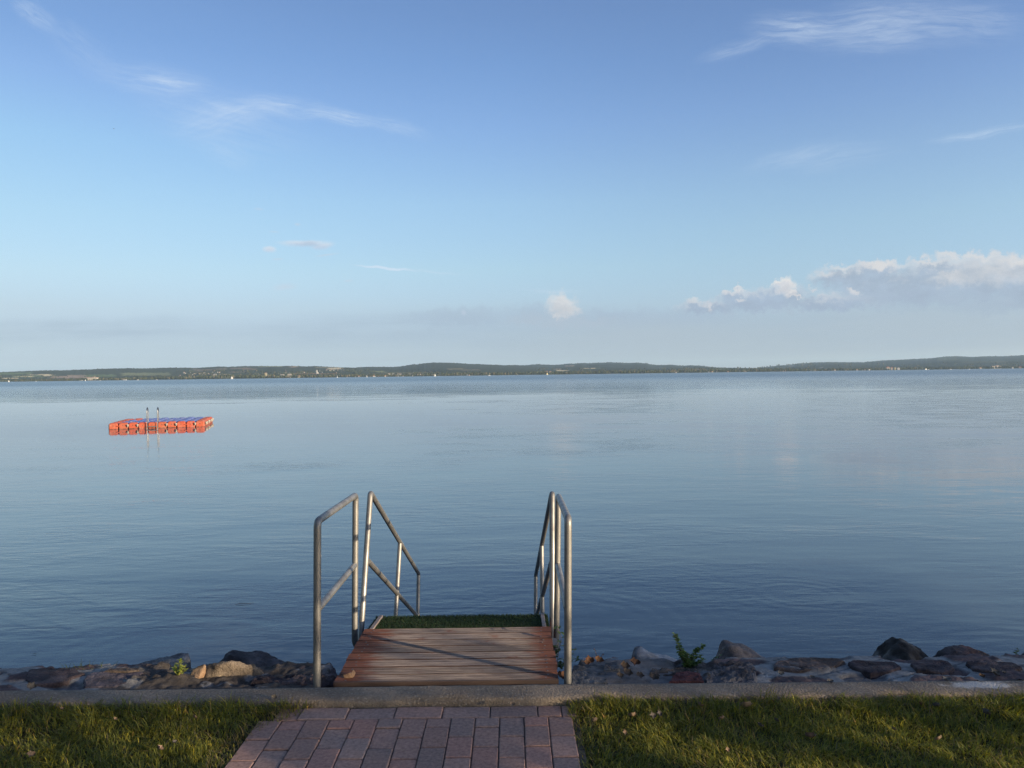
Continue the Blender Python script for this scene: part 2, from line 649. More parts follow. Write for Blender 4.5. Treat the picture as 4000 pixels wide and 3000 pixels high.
CLOUDS = [
    # list, finely warped?, outer, inner, colour, opacity, lit rim (offset, colour)
    ([(300, 1290, 900, 70), (1500, 1285, 900, 95), (2300, 1290, 900, 110), (3400, 1285, 1200, 140)], 0, 1.0, .2, (166, 185, 204), .49, None),
    ([(2110, 1228, 200, 52), (2200, 1225, 110, 62), (2420, 1245, 320, 44), (1800, 1240, 260, 44), (2700, 1240, 300, 40)], 1, 1.2, .2, (168, 186, 206), .62, None),
    ([(3700, 1290, 1000, 150), (2600, 1330, 900, 110)], 0, 1.0, .15, (176, 190, 202), .62, None),
    (MID_G, 1, 1.25, .45, (165, 182, 204), .90, (6, 12, (210, 213, 220))),
    (BIG_G, 1, 1.20, .50, (167, 183, 203), .92, (8, 24, (214, 215, 219))),
    ([(3650, 1175, 420, 34), (3950, 1190, 300, 34), (3000, 1198, 260, 22)], 1, 1.5, .1, (163, 179, 200), .62, None),
    ([(3900, 1070, 175, 50), (3985, 1035, 100, 36), (3740, 1085, 120, 34)], 1, 1.3, .2, (204, 209, 217), .72, (6, 20, (232, 228, 224))),
    ([(3450, 1034, 110, 15), (3290, 1040, 70, 13), (3620, 1020, 70, 14), (3700, 1000, 60, 14), (3830, 1002, 120, 16), (4000, 1012, 70, 22)], 1, 1.5, .0, (222, 221, 222), .8, None),
    ([(3070, 1112, 44, 34), (3040, 1106, 26, 18), (3088, 1142, 34, 20), (3104, 1160, 44, 8)], 1, 1.2, .35, (212, 213, 219), .92, (8, 14, (240, 235, 230))),
    ([(2838, 1136, 26, 12), (2888, 1132, 46, 8), (2702, 1174, 30, 20), (2880, 1172, 26, 12), (2768, 1202, 20, 18), (3170, 1126, 18, 10), (3340, 1138, 22, 16)], 1, 1.25, .1, (214, 214, 219), .70, (4, 6, (236, 231, 227))),
    ([(2190, 1186, 54, 40), (2218, 1206, 46, 36), (2192, 1232, 34, 20)], 1, 1.45, .15, (208, 211, 217), .92, (8, 16, (240, 234, 229))),
    ([(2190, 1262, 130, 30), (2080, 1250, 110, 26), (2300, 1262, 120, 22)], 1, 1.4, .1, (176, 191, 207), .80, None),
    ([(1190, 948, 120, 17), (1255, 955, 60, 18)], 0, 1.05, .2, (188, 203, 224), .8, (0, 7, (224, 229, 237))),
    ([(1058, 978, 30, 15)], 0, 1.1, .2, (200, 211, 227), .8, (2, 6, (224, 228, 236))),
    ([(1005, 816, 26, 7), (1168, 871, 16, 8), (1070, 904, 26, 6), (1280, 992, 60, 6), (1110, 1120, 60, 18), (1090, 1015, 30, 6), (1807, 1226, 12, 16), (1365, 1100, 25, 7)], 0, 1.1, .1, (200, 212, 228), .45, None),
]
SKY_GAIN = [[(0.0133, (0.867, 1.208, 2.617)), (0.0245, (0.717, 0.967, 2.057)), (0.0386, (0.641, 0.817, 1.598)), (0.0526, (0.628, 0.750, 1.347)), (0.0806, (0.729, 0.790, 1.173)), (0.1223, (0.876, 0.944, 1.187)), (0.1908, (0.959, 1.068, 1.230)), (0.2706, (0.971, 1.143, 1.347)), (0.3345, (0.931, 1.062, 1.390)), (0.3812, (0.842, 0.996, 1.345))], [(0.0075, (1.165, 1.640, 3.564)), (0.0208, (0.893, 1.206, 2.644)), (0.0374, (0.768, 0.989, 1.996)), (0.0540, (0.763, 0.921, 1.685)), (0.0871, (0.890, 0.996, 1.483)), (0.1362, (1.055, 1.183, 1.477)), (0.2164, (1.167, 1.317, 1.591)), (0.3088, (1.092, 1.266, 1.693)), (0.3817, (0.990, 1.194, 1.654)), (0.4344, (0.958, 1.136, 1.580))], [(0.0000, (1.825, 2.435, 4.919)), (0.0247, (1.061, 1.365, 2.826)), (0.0387, (0.943, 1.172, 2.292)), (0.0667, (0.978, 1.135, 1.874)), (0.1084, (1.109, 1.262, 1.749)), (0.1769, (1.248, 1.399, 1.694)), (0.2567, (1.243, 1.381, 1.738)), (0.3206, (1.127, 1.286, 1.750)), (0.3674, (1.054, 1.214, 1.692))]]
build_world()

# ------------------------------------------------------------------ near ground
KERB_W = .165


def KY(x):
    return 3.8265 - .0073 * x


def KF(x):
    return KY(x) - KERB_W


LAWN_Z = -.045
PAVE_Z = -.035
PX0 = G(905, 3000, PAVE_Z).x            # path edges
PX1 = G(2262, 2900, PAVE_Z).x


def ground_sheet():
    N = material('lawn_soil', .95, spec=.1)
    n = N.noise(N.pos, 14, 5, .6)
    c = N.mix(N.ramp(n, .3, .7), (.030, .026, .016), (.085, .075, .042))
    g = N.noise(N.pos, 1.3, 4, .6)
    c = N.mix(N.ramp(g, .4, .6, .1, .75), c, (.045, .058, .020))
    color(N, c)
    normal(N, N.bump(N.noise(N.pos, 90, 4, .6), .8, .02))
    # dry land around the viewer, ending under the kerb
    xs = np.linspace(-60, 60, 121)
    ys = np.concatenate([np.linspace(-70, -2, 35), np.linspace(-1.5, 3.7, 27)])
    X, Y = np.meshgrid(xs, ys)
    Zz = LAWN_Z - .012 + .012 * (fbm(X * 1.5, Y * 1.5, 0, 3, 5) - .5)
    v = np.stack([X, Y, Zz], -1).reshape(-1, 3)
    n0, n1 = len(ys), len(xs)
    i = np.arange((n0 - 1) * n1).reshape(n0 - 1, n1)[:, :-1].ravel()
    o = mesh('ground', v, np.stack([i, i + 1, i + n1 + 1, i + n1], 1), N.m, smooth=True)
    tag(o, 'lawn soil around the brick path', None, None, 'structure')


def kerb():
    # one long cast strip, surface slightly uneven, arrises worn
    xs = np.arange(-7, 7.001, .035)
    prof = [(0, -.30), (0, -.03), (.0, -.012), (.006, -.004), (.016, 0), (.05, .002), (.085, .002), (.12, .002), (.15, .0005), (.160, -.004), (.165, -.014), (.165, -.30)]
    v, f = [], []
    m = len(prof)
    for a, x in enumerate(xs):
        for b, (dy, z) in enumerate(prof):
            e = (fbm(x * 14, dy * 30 + b, 3.3, 3, 9) - .5)
            front = b < 4
            rag = .012 * e + (.016 * max(0, float(fbm(x * 5, 1, 0, 4, 21)) - .56) * 4 if front and b > 0 else 0)
            y = KF(x) + dy + (rag if front or b > 8 else 0)
            zz = z + (.004 * e if z > -.1 else 0) + .006 * (float(vnoise(x * .6, 3, 0, 4)) - .5)
            if b in (3, 4):
                zz -= .012 * max(0, float(fbm(x * 5, 1, 0, 4, 21)) - .56) * 3
            v.append((x, y, zz))
    for a in range(len(xs) - 1):
        for b in range(m - 1):
            f.append((a * m + b, (a + 1) * m + b, (a + 1) * m + b + 1, a * m + b + 1))
    o = mesh('kerb', v, f, CONCRETE, smooth=True)
    tag(o, 'long concrete kerb between the lawn and the stone wall', None, None, 'structure')


def paving():
    """every paver a bevelled, slightly tipped block; one pavement"""
    b = MB()
    w = .1118
    joint = .006
    x0 = G(1950, 2860, PAVE_Z).x
    ysplit = KF(0) - .005 - .118

    def brick(xa, xb, ya, yb):
        k = random.uniform(.85, 1.12)
        base = np.array((.335, .205, .158)) * k
        if random.random() < .35:
            base = np.array((.300, .202, .164)) * k
        if random.random() < .22:
            base = np.array((.350, .195, .148)) * k
        M = Matrix.Translation(((xa + xb) / 2, (ya + yb) / 2, PAVE_Z + random.gauss(0, .0016))) @ Matrix.Rotation(random.gauss(0, .006), 4, 'X') @ Matrix.Rotation(random.gauss(0, .006), 4, 'Y') @ Matrix.Rotation(random.gauss(0, .006), 4, 'Z')
        hx, hy = (xb - xa - .0036) / 2, (yb - ya - .0075) / 2
        b.box((-hx, -hy, -.06), (hx, hy, 0), 0, tuple(base), M, .004)
    # header row against the kerb
    r0 = G(1915, 2770, PAVE_Z).x
    k = math.floor((PX0 + .06 - r0) / (2 * w))
    x = r0 + k * 2 * w
    while x < PX1 - .12:
        xe = x + 2 * w
        if x < PX0 + .02: x = PX0 + .03
        if xe > PX1 - .06: xe = x + w
        brick(x, xe, ysplit, KF(x) - .004)
        x = xe
    brick(x, PX1 + .02, ysplit, KF(x) - .004)
    # columns running towards the viewer
    i0 = math.floor((PX0 - x0) / w)
    i1 = math.ceil((PX1 - x0) / w)
    for i in range(i0, i1 + 1):
        xa, xb = x0 + i * w, x0 + (i + 1) * w
        if xb < PX0 + .03 or xb > PX1 + .065: continue
        if i == i0 + 2: xb = xa + w
        y = ysplit - (0 if i % 2 else -.0)
        first = .093 if i % 2 else .186
        if xa > PX1 - .14 and i == i1 - 1 or xa > PX1 - .05: y -= .0
        L = first
        while y > -2.5:
            brick(xa, xb, y - L, y)
            y -= L
            L = .186
    b.box((PX0 + .03, -2.5, -.07), (PX1 + .02, KF(0) - .004, PAVE_Z - .011), 0, (.085, .068, .054))
    o = b.build('paving', PAVER)
    tag(o, 'reddish brown brick paver path leading to the wooden deck', None, None, 'structure')


ground_sheet()
kerb()
paving()


# ------------------------------------------------------------------ lawn grass
def grass():
    n = 230000
    x = rng.uniform(-4.6, 4.6, n)
    y = rng.uniform(2.3, 3.72, n)
    keep = np.ones(n, bool)
    edgeL = PX0 + .07 * (fbm(y * 7, 0, 0, 3, 31) - .5) + np.where(y > 3.35, (y - 3.35) * .55, 0) + .02
    edgeR = PX1 - .02 + .10 * (fbm(y * 8, 9, 0, 3, 33) - .5) - np.where(y > 3.4, (y - 3.4) * .12, 0)
    keep &= (x < edgeL) | (x > edgeR)
    ed = np.minimum(np.abs(x - edgeL), np.abs(x - edgeR))
    kf = KF(x) + .012 + .03 * (fbm(x * 9, 2, 0, 3, 37) - .5)
    keep &= (y < kf)
    dens = fbm(x * 5, y * 5, 0, 4, 41)
    keep &= rng.uniform(0, 1, n) < .45 + 1.1 * dens
    keep &= ~((ed < .13) & (x < 0) & (rng.uniform(0, 1, n) < .72 - ed * 3))
    x, y, dens, ed = x[keep], y[keep], dens[keep], ed[keep]
    n = len(x)
    tuft = fbm(x * 11, y * 11, 0, 3, 47)
    h = .012 + .031 * tuft ** 1.6 * 1.3 + rng.gamma(1.5, .0055, n)
    h *= np.clip(.55 + ed * 4, .55, 1.0)
    h = h + .020 * sstep(.16, .02, KF(x) - y) * rng.uniform(.3, 1.3, n)
    w = rng.uniform(.0010, .0021, n)
    a = rng.uniform(0, 2 * math.pi, n) * .85 + 6 * fbm(x * 5, y * 5, 0, 2, 53)
    lean = rng.uniform(.3, 1.4, n)
    dx, dy = np.cos(a), np.sin(a)
    px, py = -dy, dx
    z0 = LAWN_Z - .012 + .022 * sstep(.30, .03, KF(x) - y)
    V = np.zeros((n, 7, 3))
    for k, (t, ww) in enumerate(((0, 1), (.4, .95), (.75, .7))):
        bx = x + dx * h * lean * t ** 2
        by = y + dy * h * lean * t ** 2
        bz = z0 + h * (t - .25 * lean * t ** 2)
        V[:, 2 * k] = np.stack([bx - px * w * ww, by - py * w * ww, bz], -1)
        V[:, 2 * k + 1] = np.stack([bx + px * w * ww, by + py * w * ww, bz], -1)
    V[:, 6] = np.stack([x + dx * h * lean, y + dy * h * lean, z0 + h * (1 - .25 * lean)], -1)
    base = np.arange(n)[:, None] * 7
    F4 = np.concatenate([base + np.array([[0, 1, 3, 2]]), base + np.array([[2, 3, 5, 4]])], 0)
    F4 = np.concatenate([F4, base + np.array([[4, 5, 6, 6]])], 0)
    # quads only: the tip is a degenerate quad -> use triangles for all instead
    q = F4[: 2 * n]
    tri = np.concatenate([q[:, [0, 1, 2]], q[:, [0, 2, 3]], base + np.array([[4, 5, 6]])], 0)
    g = fbm(x * 3, y * 3, 0, 3, 61)
    c = np.stack([.125 + .080 * g, .142 + .065 * g, .026 + .010 * g], -1)
    c *= rng.uniform(.65, 1.35, (n, 1))
    dry = rng.uniform(0, 1, n) < (.06 + .34 * (ed < .15) * (x < 0) + .12 * (ed < .12) + .10 * (dens < .45))
    c[dry] = np.array((.21, .17, .085)) * rng.uniform(.6, 1.2, (dry.sum(), 1))
    yel = rng.uniform(0, 1, n) < .22
    c[yel] *= np.array((1.9, 1.5, .9))
    o = mesh('grass', V.reshape(-1, 3), tri, GRASS, col=np.repeat(c, 7, 0))
    tag(o, 'short lawn grass on both sides of the brick path', 'grass', None, 'stuff')


grass()


# ------------------------------------------------------------------ lake wall
def hill_drop(y, edge):
    d = np.maximum(y - edge, 0)
    return -1.05 * sstep(0, .06, d) * .25 - 1.25 * d


def stone_wall():
    xs = np.concatenate([np.arange(-7, -4.2, .05), np.arange(-4.2, 4.2, .0105), np.arange(4.2, 7.01, .05)])
    tt = np.concatenate([np.linspace(0, .46, 48), np.linspace(.475, 1.6, 30)])
    X, T = np.meshgrid(xs, tt)
    Y = KY(X) + T
    left = sstep(-1.95, -2.15, X)
    right = sstep(1.05, 1.15, X)
    deck = sstep(-1.02, -.93, X) * sstep(.36, .28, X)
    mas = np.maximum(left, right)
    edge = .40 + .05 * (fbm(X * 3, 1, 0, 4, 71) - .5) * 2 + .02 * (fbm(X * 15, 1, 0, 3, 72) - .5) * 2
    edge = edge - .03 * (1 - mas)
    # cells
    r = np.random.default_rng(12)
    seeds = []
    for row, ty in enumerate((.06, .21, .36, .52)):
        x = -7.2 + .2 * row
        while x < 7.2:
            x += r.uniform(.26, .52)
            seeds.append((x, ty + r.uniform(-.05, .05), r.uniform(.6, 1.2)))
    seeds = np.array(seeds)
    wx = X + .05 * (fbm(X * 6, T * 6, 0, 3, 74) - .5)
    wt = T + .04 * (fbm(X * 6, T * 6, 5, 3, 75) - .5)
    d1 = np.full(X.shape, 9.0); d2 = np.full(X.shape, 9.0); idx = np.zeros(X.shape, int)
    for k, (sx, sy, q) in enumerate(seeds):
        m = slice(None)
        d = np.sqrt(((wx - sx) * .62) ** 2 + ((wt - sy) * 1.25) ** 2)
        nearer = d < d1
        d2 = np.where(nearer, d1, np.minimum(d2, d))
        idx = np.where(nearer, k, idx)
        d1 = np.where(nearer, d, d1)
    gap = d2 - d1
    wid = .045 + .05 * vnoise(X * 2.5, T * 4, 0, 77)
    stone = sstep(wid - .014, wid + .008, gap + .035 * (fbm(X * 22, T * 22, 0, 4, 76) - .5))
    rs = np.random.default_rng(5).uniform(0, 1, (len(seeds), 4))
    prop = rs[idx]
    relief = (prop[..., 0] - .72) * .032
    crack = fbm(X * 9 + prop[..., 1] * 9, T * 26, 0, 5, 78)
    slab = np.floor(crack * 7) / 7 * .016
    rough = .020 * (fbm(X * 30, T * 30, 0, 4, 79) - .5)
    zm = .006 * (fbm(X * 5, T * 5, 0, 3, 80) - .5) + .0025 * (fbm(X * 40, T * 60, 0, 3, 81) - .5)
    # scored lines drawn in the mortar
    ln = np.abs(((X * .55 + T * 1.1 + .10 * fbm(X * 3, T * 3, 0, 2, 82)) % .21) - .105)
    ln2 = np.abs(((X * .5 - T * 1.0 + .10 * fbm(X * 3, T * 3, 3, 2, 83)) % .27) - .135)
    zm = zm - .010 * sstep(.006, .001, np.minimum(ln, ln2))
    zs = relief + slab + rough
    Zt = np.where(mas > .5, zm * (1 - stone) + zs * stone - .006, 0)
    rub = .085 * (fbm(X * 5, T * 6, 0, 5, 84) - .55) + .05 * np.abs(fbm(X * 16, T * 18, 0, 4, 85) - .5)
    flat = sstep(.34, .40, X) * sstep(.88, .82, X)
    rub = rub * (1 - .75 * flat) - .01 * (1 - flat)
    near = sstep(.12, .0, T)
    rub = rub * (1 - .7 * near) - .012 * near
    Z = Zt * mas + rub * (1 - mas)
    Z = Z * (1 - deck) + (-.16 + .4 * rub) * deck
    Z = Z - .012 - T * .03
    over = np.maximum(T - edge, 0)
    drop = .10 * sstep(0, .03, over) + 1.05 * over + .14 * (fbm(X * 3, T * 3, 0, 4, 86) - .45) * sstep(.02, .2, over)
    Z = Z - drop
    # colours
    tone = prop[..., 2:3]
    cs = np.array((.062, .044, .046)) * (1 - tone) + np.array((.125, .088, .082)) * tone
    cs = np.where(prop[..., 3:4] > .8, np.array((.105, .10, .10)), cs)
    cs = cs * (.6 + .8 * fbm(X * 12, T * 20, 0, 4, 87))[..., None]
    cm = np.array((.205, .203, .195)) * (.78 + .44 * fbm(X * 6, T * 9, 0, 4, 88))[..., None]
    cm = cm * (1 - .45 * sstep(.006, .001, np.minimum(ln, ln2)))[..., None]
    cmas = cm * (1 - stone[..., None]) + cs * stone[..., None]
    lich = fbm(X * 7, T * 10, 0, 4, 89)
    cr = np.array((.060, .052, .046)) * (.5 + 1.0 * fbm(X * 18, T * 18, 0, 4, 90))[..., None]
    cr = np.where((lich > .56)[..., None], np.array((.15, .15, .15)) * (.6 + .7 * fbm(X * 25, T * 25, 0, 3, 91))[..., None], cr)
    cf = np.array((.135, .128, .125)) * (.7 + .6 * fbm(X * 9, T * 14, 0, 4, 92))[..., None]
    cr = cr * (1 - flat[..., None]) + cf * flat[..., None]
    c = cmas * mas[..., None] + cr * (1 - mas[..., None])
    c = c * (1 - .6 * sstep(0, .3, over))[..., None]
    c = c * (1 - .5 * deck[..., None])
    v = np.stack([X, Y, Z], -1).reshape(-1, 3)
    n1 = len(xs)
    i = np.arange((len(tt) - 1) * n1).reshape(len(tt) - 1, n1)[:, :-1].ravel()
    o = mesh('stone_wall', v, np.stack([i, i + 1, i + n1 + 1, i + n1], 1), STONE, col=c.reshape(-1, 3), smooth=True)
    tag(o, 'low lakeside wall of dark purple stones set in grey mortar behind the kerb', 'wall')


stone_wall()


# ------------------------------------------------------------------ loose rocks
def rock(name, outline, d, depth, label, cols, group=None, seed=1, sub=5, p=60, amp=.02, extra=(), base=None, cat='rock'):
    """boulder whose width and height follow the outline (photo pixels at distance d); outline top side only"""
    pts = [P(x, y, d) for x, y in outline]
    xs = [q.x for q in pts]
    zb = WATER_Z - .18 if base is None else base
    c = Vector((sum(xs) / len(xs), d, (max(q.z for q in pts) + zb) / 2))
    poly = [(q.x - c.x, q.z - c.z) for q in pts]
    poly = poly + [(poly[-1][0] * 1.08, zb - c.z), (poly[0][0] * 1.08, zb - c.z)]
    planes = []
    r = random.Random(seed)
    m = len(poly)
    for i in range(m):
        (x0, z0), (x1, z1) = poly[i], poly[(i + 1) % m]
        nx, nz = -(z1 - z0), (x1 - x0)
        l = math.hypot(nx, nz)
        if l < 1e-6: continue
        nx, nz = nx / l, nz / l
        cc = nx * x0 + nz * z0
        if cc < 0: nx, nz, cc = -nx, -nz, -cc
        planes.append((nx, 0.0, nz, cc))
        ty = r.uniform(.3, .8)
        q = math.sqrt(1 + ty * ty)
        planes.append((nx / q, -ty / q, nz / q, (cc + ty * depth * r.uniform(.25, .5)) / q))
        tb = r.uniform(.9, 1.5)
        q = math.sqrt(1 + tb * tb)
        planes.append((nx / q, tb / q, nz / q, cc / q))
    planes += [(0, -1, .35, depth), (0, 1, .3, depth), (.5, -.8, .2, depth * 1.1), (-.5, -.8, .25, depth * 1.05)]
    planes += list(extra)
    hx = max(abs(a) for a, b in poly)
    hz = max(abs(b) for a, b in poly)
    for k in range(9):                      # broken faces towards the viewer and on top
        a = Vector((r.uniform(-.8, .8), r.uniform(-1, -.5), r.uniform(-.2, .6))).normalized()
        sup = max(a.x * q[0] + a.z * q[1] for q in poly) + abs(a.y) * depth
        planes.append((a.x, a.y, a.z, sup - r.uniform(.005, .045) * (1 + 2 * abs(a.y))))
    import bmesh
    bm = bmesh.new()
    bmesh.ops.create_icosphere(bm, subdivisions=sub, radius=1)
    U = np.array([q.co[:] for q in bm.verts])
    Fc = np.array([[q.index for q in f.verts] for f in bm.faces])
    bm.free()
    s = np.full(len(U), 1e-6)
    for (a, b, e, cc) in planes:
        k = (U @ np.array((a, b, e))) / max(cc, 1e-3)
        # hard facets whose meeting edge is only slightly worn
        hgt = np.maximum(s, k)
        wear = 1.2 / p
        s = hgt + wear * .25 * np.clip(1 - np.abs(s - k) / (hgt * wear + 1e-9), 0, 1) ** 2 * hgt
    rad = 1.0 / s
    V = U * rad[:, None]
    w = V + seed * 3.1
    n1 = fbm(w[:, 0] * 4, w[:, 1] * 4, w[:, 2] * 4, 4, seed) - .5
    n2 = fbm(w[:, 0] * 16, w[:, 1] * 16, w[:, 2] * 16, 4, seed + 3) - .5
    n3 = np.abs(fbm(w[:, 0] * 7, w[:, 1] * 11, w[:, 2] * 7, 4, seed + 6) - .5)
    V = V + U * (n1 * amp * 1.6 + n2 * amp * 1.3 - (n3 - .12) * amp * 3.0)[:, None]
    W = V + np.array(c)
    t = fbm(w[:, 0] * 7, w[:, 1] * 7, w[:, 2] * 7, 4, seed + 5)
    t2 = fbm(w[:, 0] * 3, w[:, 1] * 3, w[:, 2] * 3, 3, seed + 9)
    c0, c1 = np.array(cols[0]), np.array(cols[1])
    cc = c0 + (c1 - c0) * sstep(.35, .65, t)[:, None]
    if len(cols) > 2:
        cc = cc + (np.array(cols[2]) - cc) * (sstep(.52, .62, t2) * .8)[:, None]
    wet = sstep(WATER_Z + .10, WATER_Z + .03, W[:, 2])
    cc = cc * (1 - .65 * wet)[:, None]
    o = mesh(name, W - np.array((c.x, c.y, 0)), Fc, ROCK, col=cc)
    o.location = (c.x, c.y, 0)
    return tag(o, label, cat, group)


GRP = 'boulders along the lake wall'
rock('shore_rock', [(548, 2612), (585, 2570), (640, 2560), (695, 2556), (722, 2550), (735, 2549), (744, 2600)], 4.85, .30,
     'grey streaked boulder at the water behind the sunlit weed', [(.11, .115, .12), (.21, .215, .22)], GRP, 3, base=-.72, amp=.018)
rock('shore_rock', [(880, 2600), (893, 2548), (912, 2538), (985, 2542), (1040, 2556), (1075, 2560), (1150, 2600)], 4.9, .33,
     'long blackish boulder between the sunlit wall stones and the deck', [(.045, .042, .045), (.105, .098, .10)], GRP, 8, base=-.72, amp=.026)
rock('shore_rock', [(2462, 2590), (2474, 2532), (2484, 2522), (2500, 2522), (2662, 2584)], 4.75, .22,
     'wedge shaped grey slab with pale veins beside the bushy weed', [(.07, .07, .075), (.20, .205, .21), (.30, .31, .32)], GRP, 11, base=-.72, p=22, amp=.016)
rock('shore_rock', [(2770, 2600), (2814, 2506), (2826, 2497), (2848, 2501), (2916, 2527), (3015, 2578)], 4.8, .30,
     'pointed reddish grey boulder with vine leaves on its side', [(.13, .115, .11), (.20, .18, .17), (.16, .10, .075)], GRP, 15, base=-.72, p=20, amp=.016)
rock('shore_rock', [(3372, 2562), (3452, 2512), (3468, 2493), (3490, 2490), (3538, 2508), (3560, 2522), (3628, 2576)], 6.75, .42,
     'tall dark mossy boulder standing in the water', [(.035, .032, .028), (.10, .095, .085), (.16, .155, .15)], GRP, 19, amp=.03)
rock('shore_rock', [(3630, 2580), (3655, 2533), (3688, 2519), (3740, 2519), (3785, 2523), (3830, 2542), (3910, 2574)], 6.6, .42,
     'broad rounded dark boulder with a rusty red crest', [(.045, .036, .036), (.085, .065, .062), (.15, .068, .05)], GRP, 23, p=9, amp=.022)
rock('shore_rock', [(3978, 2582), (3995, 2553), (4040, 2545), (4080, 2580)], 6.2, .3,
     'dark boulder cut off at the edge of the view beyond the last weed', [(.06, .06, .07), (.11, .10, .11)], GRP, 29)
g2 = 'raised rubble stones on the lake wall'
W1 = [(.20, .155, .11), (.36, .28, .19), (.27, .16, .09)]
rock('rubble_stone', [(556, 2640), (566, 2618), (575, 2610), (590, 2632)], 4.02, .05, 'small upright brown stone at the left end of the sunlit rubble', W1, g2, 33, 4, amp=.016, base=-.10)
rock('rubble_stone', [(588, 2634), (598, 2613), (640, 2607), (690, 2612), (700, 2634)], 4.10, .06, 'crumbly tan stone left of the sunlit weed', W1, g2, 35, 5, amp=.030, base=-.12)
rock('rubble_stone', [(716, 2640), (724, 2600), (765, 2592), (806, 2592), (814, 2636)], 4.06, .07, 'broken tan stone right of the sunlit weed', W1, g2, 37, 5, amp=.026, base=-.12)
rock('rubble_stone', [(800, 2634), (812, 2594), (880, 2589), (940, 2585), (1000, 2590), (1045, 2628)], 4.09, .08, 'long tan stone half in the sun beside the black boulder', [(.19, .15, .11), (.34, .27, .19), (.16, .145, .13)], g2, 39, 5, amp=.030, base=-.14)

rock('rubble_stone', [(642, 2628), (652, 2606), (690, 2600), (712, 2606), (722, 2628)], 4.14, .06, 'low tan stone right behind the sunlit weed', W1, g2, 34, 5, amp=.026, base=-.14)
rock('rubble_stone', [(700, 2622), (715, 2600), (745, 2593), (772, 2598), (780, 2620)], 4.16, .06, 'tan stone behind the broken one beside the sunlit weed', W1, g2, 36, 5, amp=.026, base=-.14)
rock('rubble_stone', [(960, 2630), (975, 2602), (1010, 2594), (1060, 2598), (1090, 2626)], 4.12, .06, 'brown stone between the long tan stone and the left steel post', [(.08, .062, .05), (.15, .12, .09), (.07, .065, .062)], g2, 38, 5, amp=.028, base=-.14)


def slab(outline, z, th, label, cols, seed, rough=.012):
    """flat stone bedded in the wall: its plan outline as the photo shows it, rough top, worn edge"""
    pl = [G(x, y, z) for x, y in outline]
    cx, cy = sum(q.x for q in pl) / len(pl), sum(q.y for q in pl) / len(pl)
    n, m = 72, 16
    edge = []
    per = [0]
    for i in range(len(pl)): per.append(per[-1] + (pl[(i + 1) % len(pl)] - pl[i]).length)
    for k in range(n):
        t = per[-1] * k / n
        i = max(j for j in range(len(pl)) if per[j] <= t)
        q = pl[i].lerp(pl[(i + 1) % len(pl)], (t - per[i]) / (per[i + 1] - per[i]))
        edge.append((q.x, q.y))
    E = np.array(edge)
    fr = np.concatenate([np.linspace(0, .94, m), [.985, 1.0, 1.02, 1.03]])
    dz = np.concatenate([np.zeros(m), [-.004, -.014, -.5 * th, -th]])
    X = cx + (E[None, :, 0] - cx) * fr[:, None]
    Y = cy + (E[None, :, 1] - cy) * fr[:, None]
    jig = (fbm(X * 26, Y * 26, seed, 3, seed) - .5) * .018
    X = X + jig * (fr[:, None] > .5)
    nz = (fbm(X * 9, Y * 14, seed, 5, seed + 1) - .5)
    st = np.floor(fbm(X * 7, Y * 20, seed, 4, seed + 2) * 6) / 6
    Z = z + dz[:, None] + rough * 1.6 * nz + rough * 1.4 * (st - .5) + rough * .8 * (fbm(X * 45, Y * 45, seed, 3, seed + 3) - .5)
    t = fbm(X * 12, Y * 18, seed, 4, seed + 4)
    c0, c1 = np.array(cols[0]), np.array(cols[1])
    c = c0 + (c1 - c0) * sstep(.34, .66, t)[..., None]
    v = np.stack([X - cx, Y - cy, Z], -1).reshape(-1, 3)
    f = []
    for a in range(len(fr) - 1):
        for k in range(n):
            b_ = (k + 1) % n
            f.append((a * n + k, a * n + b_, (a + 1) * n + b_, (a + 1) * n + k))
    o = mesh('flat_stone', v, f, ROCK, col=c.reshape(-1, 3))
    o.location = (cx, cy, 0)
    tag(o, label, 'stone', 'flat stones bedded in the lake wall')


PUR = [(.040, .030, .034), (.085, .066, .066)]
GRYS = [(.060, .060, .062), (.135, .135, .135)]
slab([(980, 2668), (1000, 2640), (1060, 2606), (1200, 2598), (1300, 2600), (1330, 2640), (1290, 2668)], -.030, .09, 'dark rough purple stone around the foot of the left steel post', PUR, 41, .03)
slab([(405, 2618), (425, 2609), (480, 2606), (536, 2606), (548, 2616), (500, 2621)], .0, .07, 'thin flat brown stone lying on the back edge of the wall', [(.07, .052, .042), (.12, .094, .075)], 43, .006)
slab([(2228, 2672), (2236, 2600), (2300, 2592), (2360, 2600), (2372, 2640), (2378, 2670)], -.012, .08, 'large flat grey slab right of the right steel post', GRYS, 44, .014)
slab([(2360, 2618), (2364, 2592), (2400, 2585), (2420, 2592), (2426, 2612)], .0, .08, 'grey broken stone among dry leaves behind the wall', GRYS, 45, .012)
slab([(2612, 2664), (2640, 2628), (2690, 2616), (2735, 2626), (2750, 2660)], .004, .07, 'dark red stone in front of the bushy weed', [(.042, .016, .020), (.075, .028, .030)], 47, .012)
slab([(2752, 2668), (2762, 2606), (2800, 2590), (2930, 2586), (2952, 2600), (2956, 2664)], .002, .10, 'large rough grey block set in the wall before the pointed boulder', [(.048, .045, .050), (.115, .112, .118)], 49, .026)
slab([(2530, 2626), (2556, 2602), (2640, 2596), (2720, 2600), (2730, 2620), (2640, 2628)], .0, .08, 'brown crumbling stone between the grey slab and the bushy weed', [(.05, .04, .033), (.10, .082, .07)], 51, .03)
slab([(3020, 2606), (3024, 2586), (3080, 2572), (3200, 2570), (3290, 2574), (3300, 2582), (3240, 2606), (3120, 2618)], -.006, .05, 'brownish flat stone with a ragged edge in the upper right wall', [(.06, .046, .042), (.115, .09, .082)], 53, .010)
